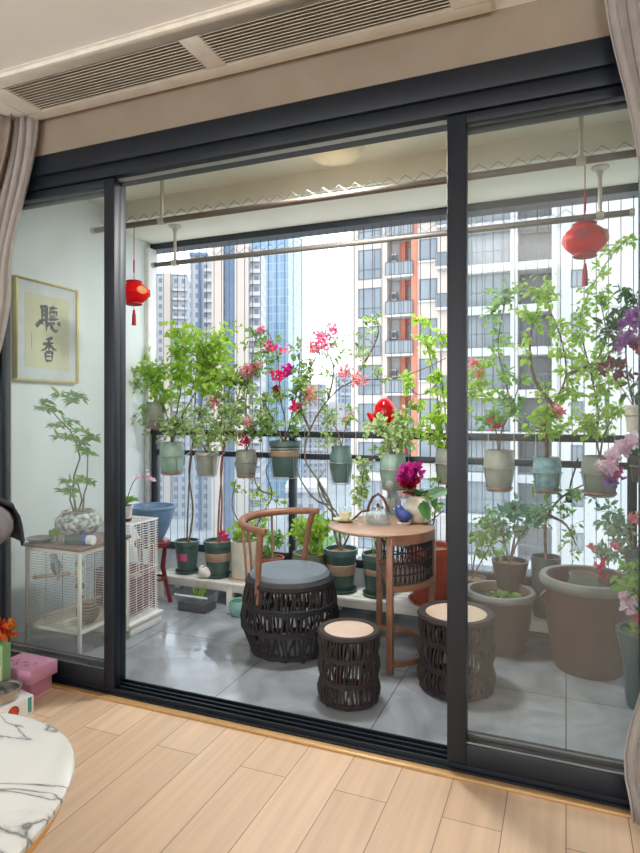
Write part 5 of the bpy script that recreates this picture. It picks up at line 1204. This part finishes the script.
# F: the near apartment building
FY = 45.0
def fx(u): return atY(u, 411, FY).x
def fz(v, u): return atY(u, v, FY).z
f = E('apartment_building', (fx(351), FY, GZ), 'cream apartment building with orange strips, balconies and window rows opposite the balcony', 'building', 'city buildings beyond the balcony'); L = f.location
TOP = 40
def fb(name, u0, u1, z0, z1, y0, y1, m, p=None): return MB().box(fx(u0), fx(u1), FY + y0, FY + y1, z0, z1).build(name, m, p or f, org=L, smooth=False)
fb('wall', 351, 387, GZ, TOP, 0, 12, M['f_cream']); fb('recess_wall', 387, 418, GZ, TOP, 1.2, 12, M['f_white']); fb('wall', 417, 466, GZ, TOP, 0, 12, M['f_cream'])
fb('wall', 466, 513, GZ, TOP, .1, 12, M['f_white']); fb('pier', 511, 518, GZ, TOP, -.6, 12, M['f_white']); fb('recess_wall', 518, 553, GZ, TOP, 1.4, 12, M['f_windk']); fb('pier', 552, 557, GZ, TOP, -.6, 12, M['f_white'])
fb('wall', 557, 760, GZ, TOP, -.2, 12, M['f_white'])
for a, b, y in ((396.5, 402.5, .9), (411.5, 417.2, -.15), (402.5, 411.5, 1.1)): fb('orange_strip', a, b, GZ, TOP, y, y + .3, M['f_orange'])
def win(u0, u1, z0, z1, y, m, mull=(.5,), tr=(.33,)):
    x0, x1 = fx(u0), fx(u1); w = MB(); b = .05
    for q in ((x0, x1, z0, z0 + b), (x0, x1, z1 - b, z1), (x0, x0 + b, z0, z1), (x1 - b, x1, z0, z1)): w.box(q[0], q[1], FY + y - .06, FY + y + .05, q[2], q[3])
    for k in mull: xx = x0 + (x1 - x0) * k; w.box(xx - .025, xx + .025, FY + y - .05, FY + y + .05, z0, z1)
    for k in tr: zz = z0 + (z1 - z0) * k; w.box(x0, x1, FY + y - .05, FY + y + .05, zz - .025, zz + .025)
    o = w.build('window', M['f_frame'], f, org=L, smooth=False)
    MB().box(x0, x1, FY + y - .02, FY + y + .04, z0, z1).build('pane', m, o, org=L, smooth=False)
def balc(u0, u1, z, y, out=1.2, dk=False):
    x0, x1 = fx(u0), fx(u1); o = MB().box(x0, x1, FY + y - out, FY + y, z - .18, z).build('balcony', M['f_white'], f, org=L, smooth=False)
    g = MB().box(x0, x1, FY + y - out, FY + y - out + .05, z + .05, z + .95); g.build('balcony_panel', M['f_rail'], o, org=L, smooth=False)
    g = MB().box(x0, x1, FY + y - out - .02, FY + y - out + .07, z + .95, z + 1.02)
    for k in range(7): xx = x0 + (x1 - x0) * k / 6; g.box(xx - .02, xx + .02, FY + y - out - .03, FY + y - out + .06, z, z + .98)
    g.build('balcony_rail', M['f_frame'], o, org=L, smooth=False)
for k in range(-9, 4):
    z = 11.55 + 2.99 * k
    win(358.5, 381, z, z + 2.3, 0, M['f_win'], (.25, .72), (.32,))
    balc(386.5, 413.5, z + .1, 1.2, 1.5); win(404, 411, z + .5, z + 2.5, 1.1, M['f_win'], (), (.4,))
    ac = MB().box(fx(388), fx(393.5), FY + .75, FY + 1.15, z + 1.35, z + 2.0).build('air_conditioner', M['f_white'], f, org=L, smooth=False)
    fan = MB(); cxx = (fx(388) + fx(393.5)) / 2 + .05; fan.prism([(cxx + .22 * math.cos(2 * PI * j / 16), FY + .74, z + 1.68 + .22 * math.sin(2 * PI * j / 16)) for j in range(16)], (0, .02, 0)); fan.build('fan', M['f_frame'], ac, org=L, smooth=False)
    z2 = z + 1.1; win(419.5, 437, z2, z2 + 1.55, 0, M['f_win'], (.6,), ())
    MB().box(fx(418), fx(438), FY - .12, FY, z2 - .2, z2 - .05).build('sill', M['f_white'], f, org=L, smooth=False)
    balc(438.5, 449, z + .3, 0, 1.0)
    z3 = 11.84 + 2.99 * k; win(468, 510.5, z3, z3 + 2.45, .1, M['f_win'], (.2, .4, .6, .8), (.42,))
    fb('floor_band', 466, 513, z3 - .62, z3 - .02, -.5, .1, M['f_white']); fb('floor_band', 518, 553, z3 - .62, z3 - .05, -.4, 1.4, M['f_white'])
    g = MB(); 
    for j in range(9): xx = fx(518) + (fx(552) - fx(518)) * j / 8; g.box(xx - .02, xx + .02, FY - .3, FY - .25, z3, z3 + 1.0)
    g.box(fx(518), fx(552), FY - .32, FY - .23, z3 + .98, z3 + 1.05); g.build('balcony_rail', M['f_frame'], f, org=L, smooth=False)
    win(571, 583, z3 + .9, z3 + 2.1, -.2, M['f_win'], (.5,), ())
# trees far below
def tree(u, v, t, r, label):
    s = t / F; rr = (u - 320) / F; d = Vector((-SA + rr * CA, CA + rr * SA, 0)) * t; c = Vector((d.x, d.y, GZ)); R_ = r * s
    o = E('city_tree', c, label, 'tree', 'trees far below the balcony')
    MB().tube([(0, 0, 0), (0, 0, 5)], [.3, .2], 7).build('trunk', M['bark'], o)
    mb = MB(); mb.keep = True
    for i in range(300):
        d = rvec(); p = Vector((d.x * R_, d.y * R_, 5 + R_ * .6 + d.z * R_ * .7)) * 1.0; mb.leaf(p, rvec(), rvec(), R_ * .28, R_ * .22)
    mb.build('crown', M['green'], o, smooth=False)
for u, t, lb in ((268, 150, 'round green tree at the edge of the lawn far below, nearest the glass tower'), (300, 146, 'round green tree on the lawn far below, beside the white low building'), (322, 140, 'round green tree beyond the low white building far below')): tree(u, 0, t, 9, lb)

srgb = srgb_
# ------------------------------------------------------------------ light
wd = bpy.data.worlds.new('overcast'); SC.world = wd; wd.use_nodes = True; nt = wd.node_tree; nt.nodes.clear()
ow = nt.nodes.new('ShaderNodeOutputWorld'); bg = nt.nodes.new('ShaderNodeBackground'); tc = nt.nodes.new('ShaderNodeTexCoord')
sp = nt.nodes.new('ShaderNodeSeparateXYZ'); link(nt, tc.outputs['Generated'], sp.inputs[0])
cr = nt.nodes.new('ShaderNodeValToRGB'); e = cr.color_ramp.elements
e[0].position = 0; e[0].color = (.80, .84, .88, 1); e[1].position = .55; e[1].color = (.84, .91, 1, 1)
link(nt, sp.outputs['Z'], cr.inputs['Fac'])
ns = nt.nodes.new('ShaderNodeTexNoise'); ns.inputs['Scale'].default_value = 3.5; ns.inputs['Detail'].default_value = 5; link(nt, tc.outputs['Generated'], ns.inputs['Vector'])
mr = nt.nodes.new('ShaderNodeMapRange'); mr.inputs[1].default_value = .3; mr.inputs[2].default_value = .7; mr.inputs[3].default_value = .9; mr.inputs[4].default_value = 1.12; link(nt, ns.outputs['Fac'], mr.inputs[0])
mx = nt.nodes.new('ShaderNodeMix'); mx.data_type = 'RGBA'; mx.blend_type = 'MULTIPLY'; mx.inputs[0].default_value = 1
link(nt, cr.outputs[0], mx.inputs[6]); link(nt, mr.outputs[0], mx.inputs[7]); link(nt, mx.outputs[2], bg.inputs['Color'])
bg.inputs['Strength'].default_value = 1.7; link(nt, bg.outputs[0], ow.inputs[0])
def area(name, loc, rot, sx, sy, power, color=(1, 1, 1)):
    l = bpy.data.lights.new(name, 'AREA'); l.shape = 'RECTANGLE'; l.size = sx; l.size_y = sy; l.energy = power; l.color = color
    o = bpy.data.objects.new(name, l); COL.objects.link(o); o.location = loc; o.rotation_euler = rot; return o
area('room_fill_light', (-.6, -1.0, 2.70), (0, 0, 0), 1.2, 1.2, 9, (1, .95, .9))  # added fill light under the living-room ceiling, no lamp body
dl = area('balcony_fill_light', (l.location.x, l.location.y, BCEIL - .125), (0, 0, 0), .3, .3, 24, (1, 1, .98))  # added fill light; the dome lamp above it is off
for x, wd_ in ((-2.15, 1.6), (1.62, 1.25)): area('rear_fill_light', (x, -3.38, 1.5), (PI / 2, 0, 0), wd_, 1.9, 32, (.95, .97, 1))  # added fill lights set in the unseen openings behind the camera

# ------------------------------------------------------------------ camera
cam = bpy.data.cameras.new('camera'); co = bpy.data.objects.new('camera', cam); COL.objects.link(co)
co.location = (0, 0, CH); co.rotation_euler = (PI / 2, 0, YAW)
cam.sensor_fit = 'AUTO'; cam.sensor_width = 36; cam.lens = 36 * F / 853; cam.shift_y = -(426.5 - HOR) / 853; cam.clip_start = .02; cam.clip_end = 2000
SC.camera = co
vs = SC.view_settings; vs.view_transform = 'Standard'; vs.look = 'None'; vs.gamma = 1; vs.exposure = 1.03; vs.use_curve_mapping = False
SC.cycles.max_bounces = 10; SC.cycles.diffuse_bounces = 5; SC.cycles.transparent_max_bounces = 24; SC.cycles.caustics_reflective = False; SC.cycles.caustics_refractive = False
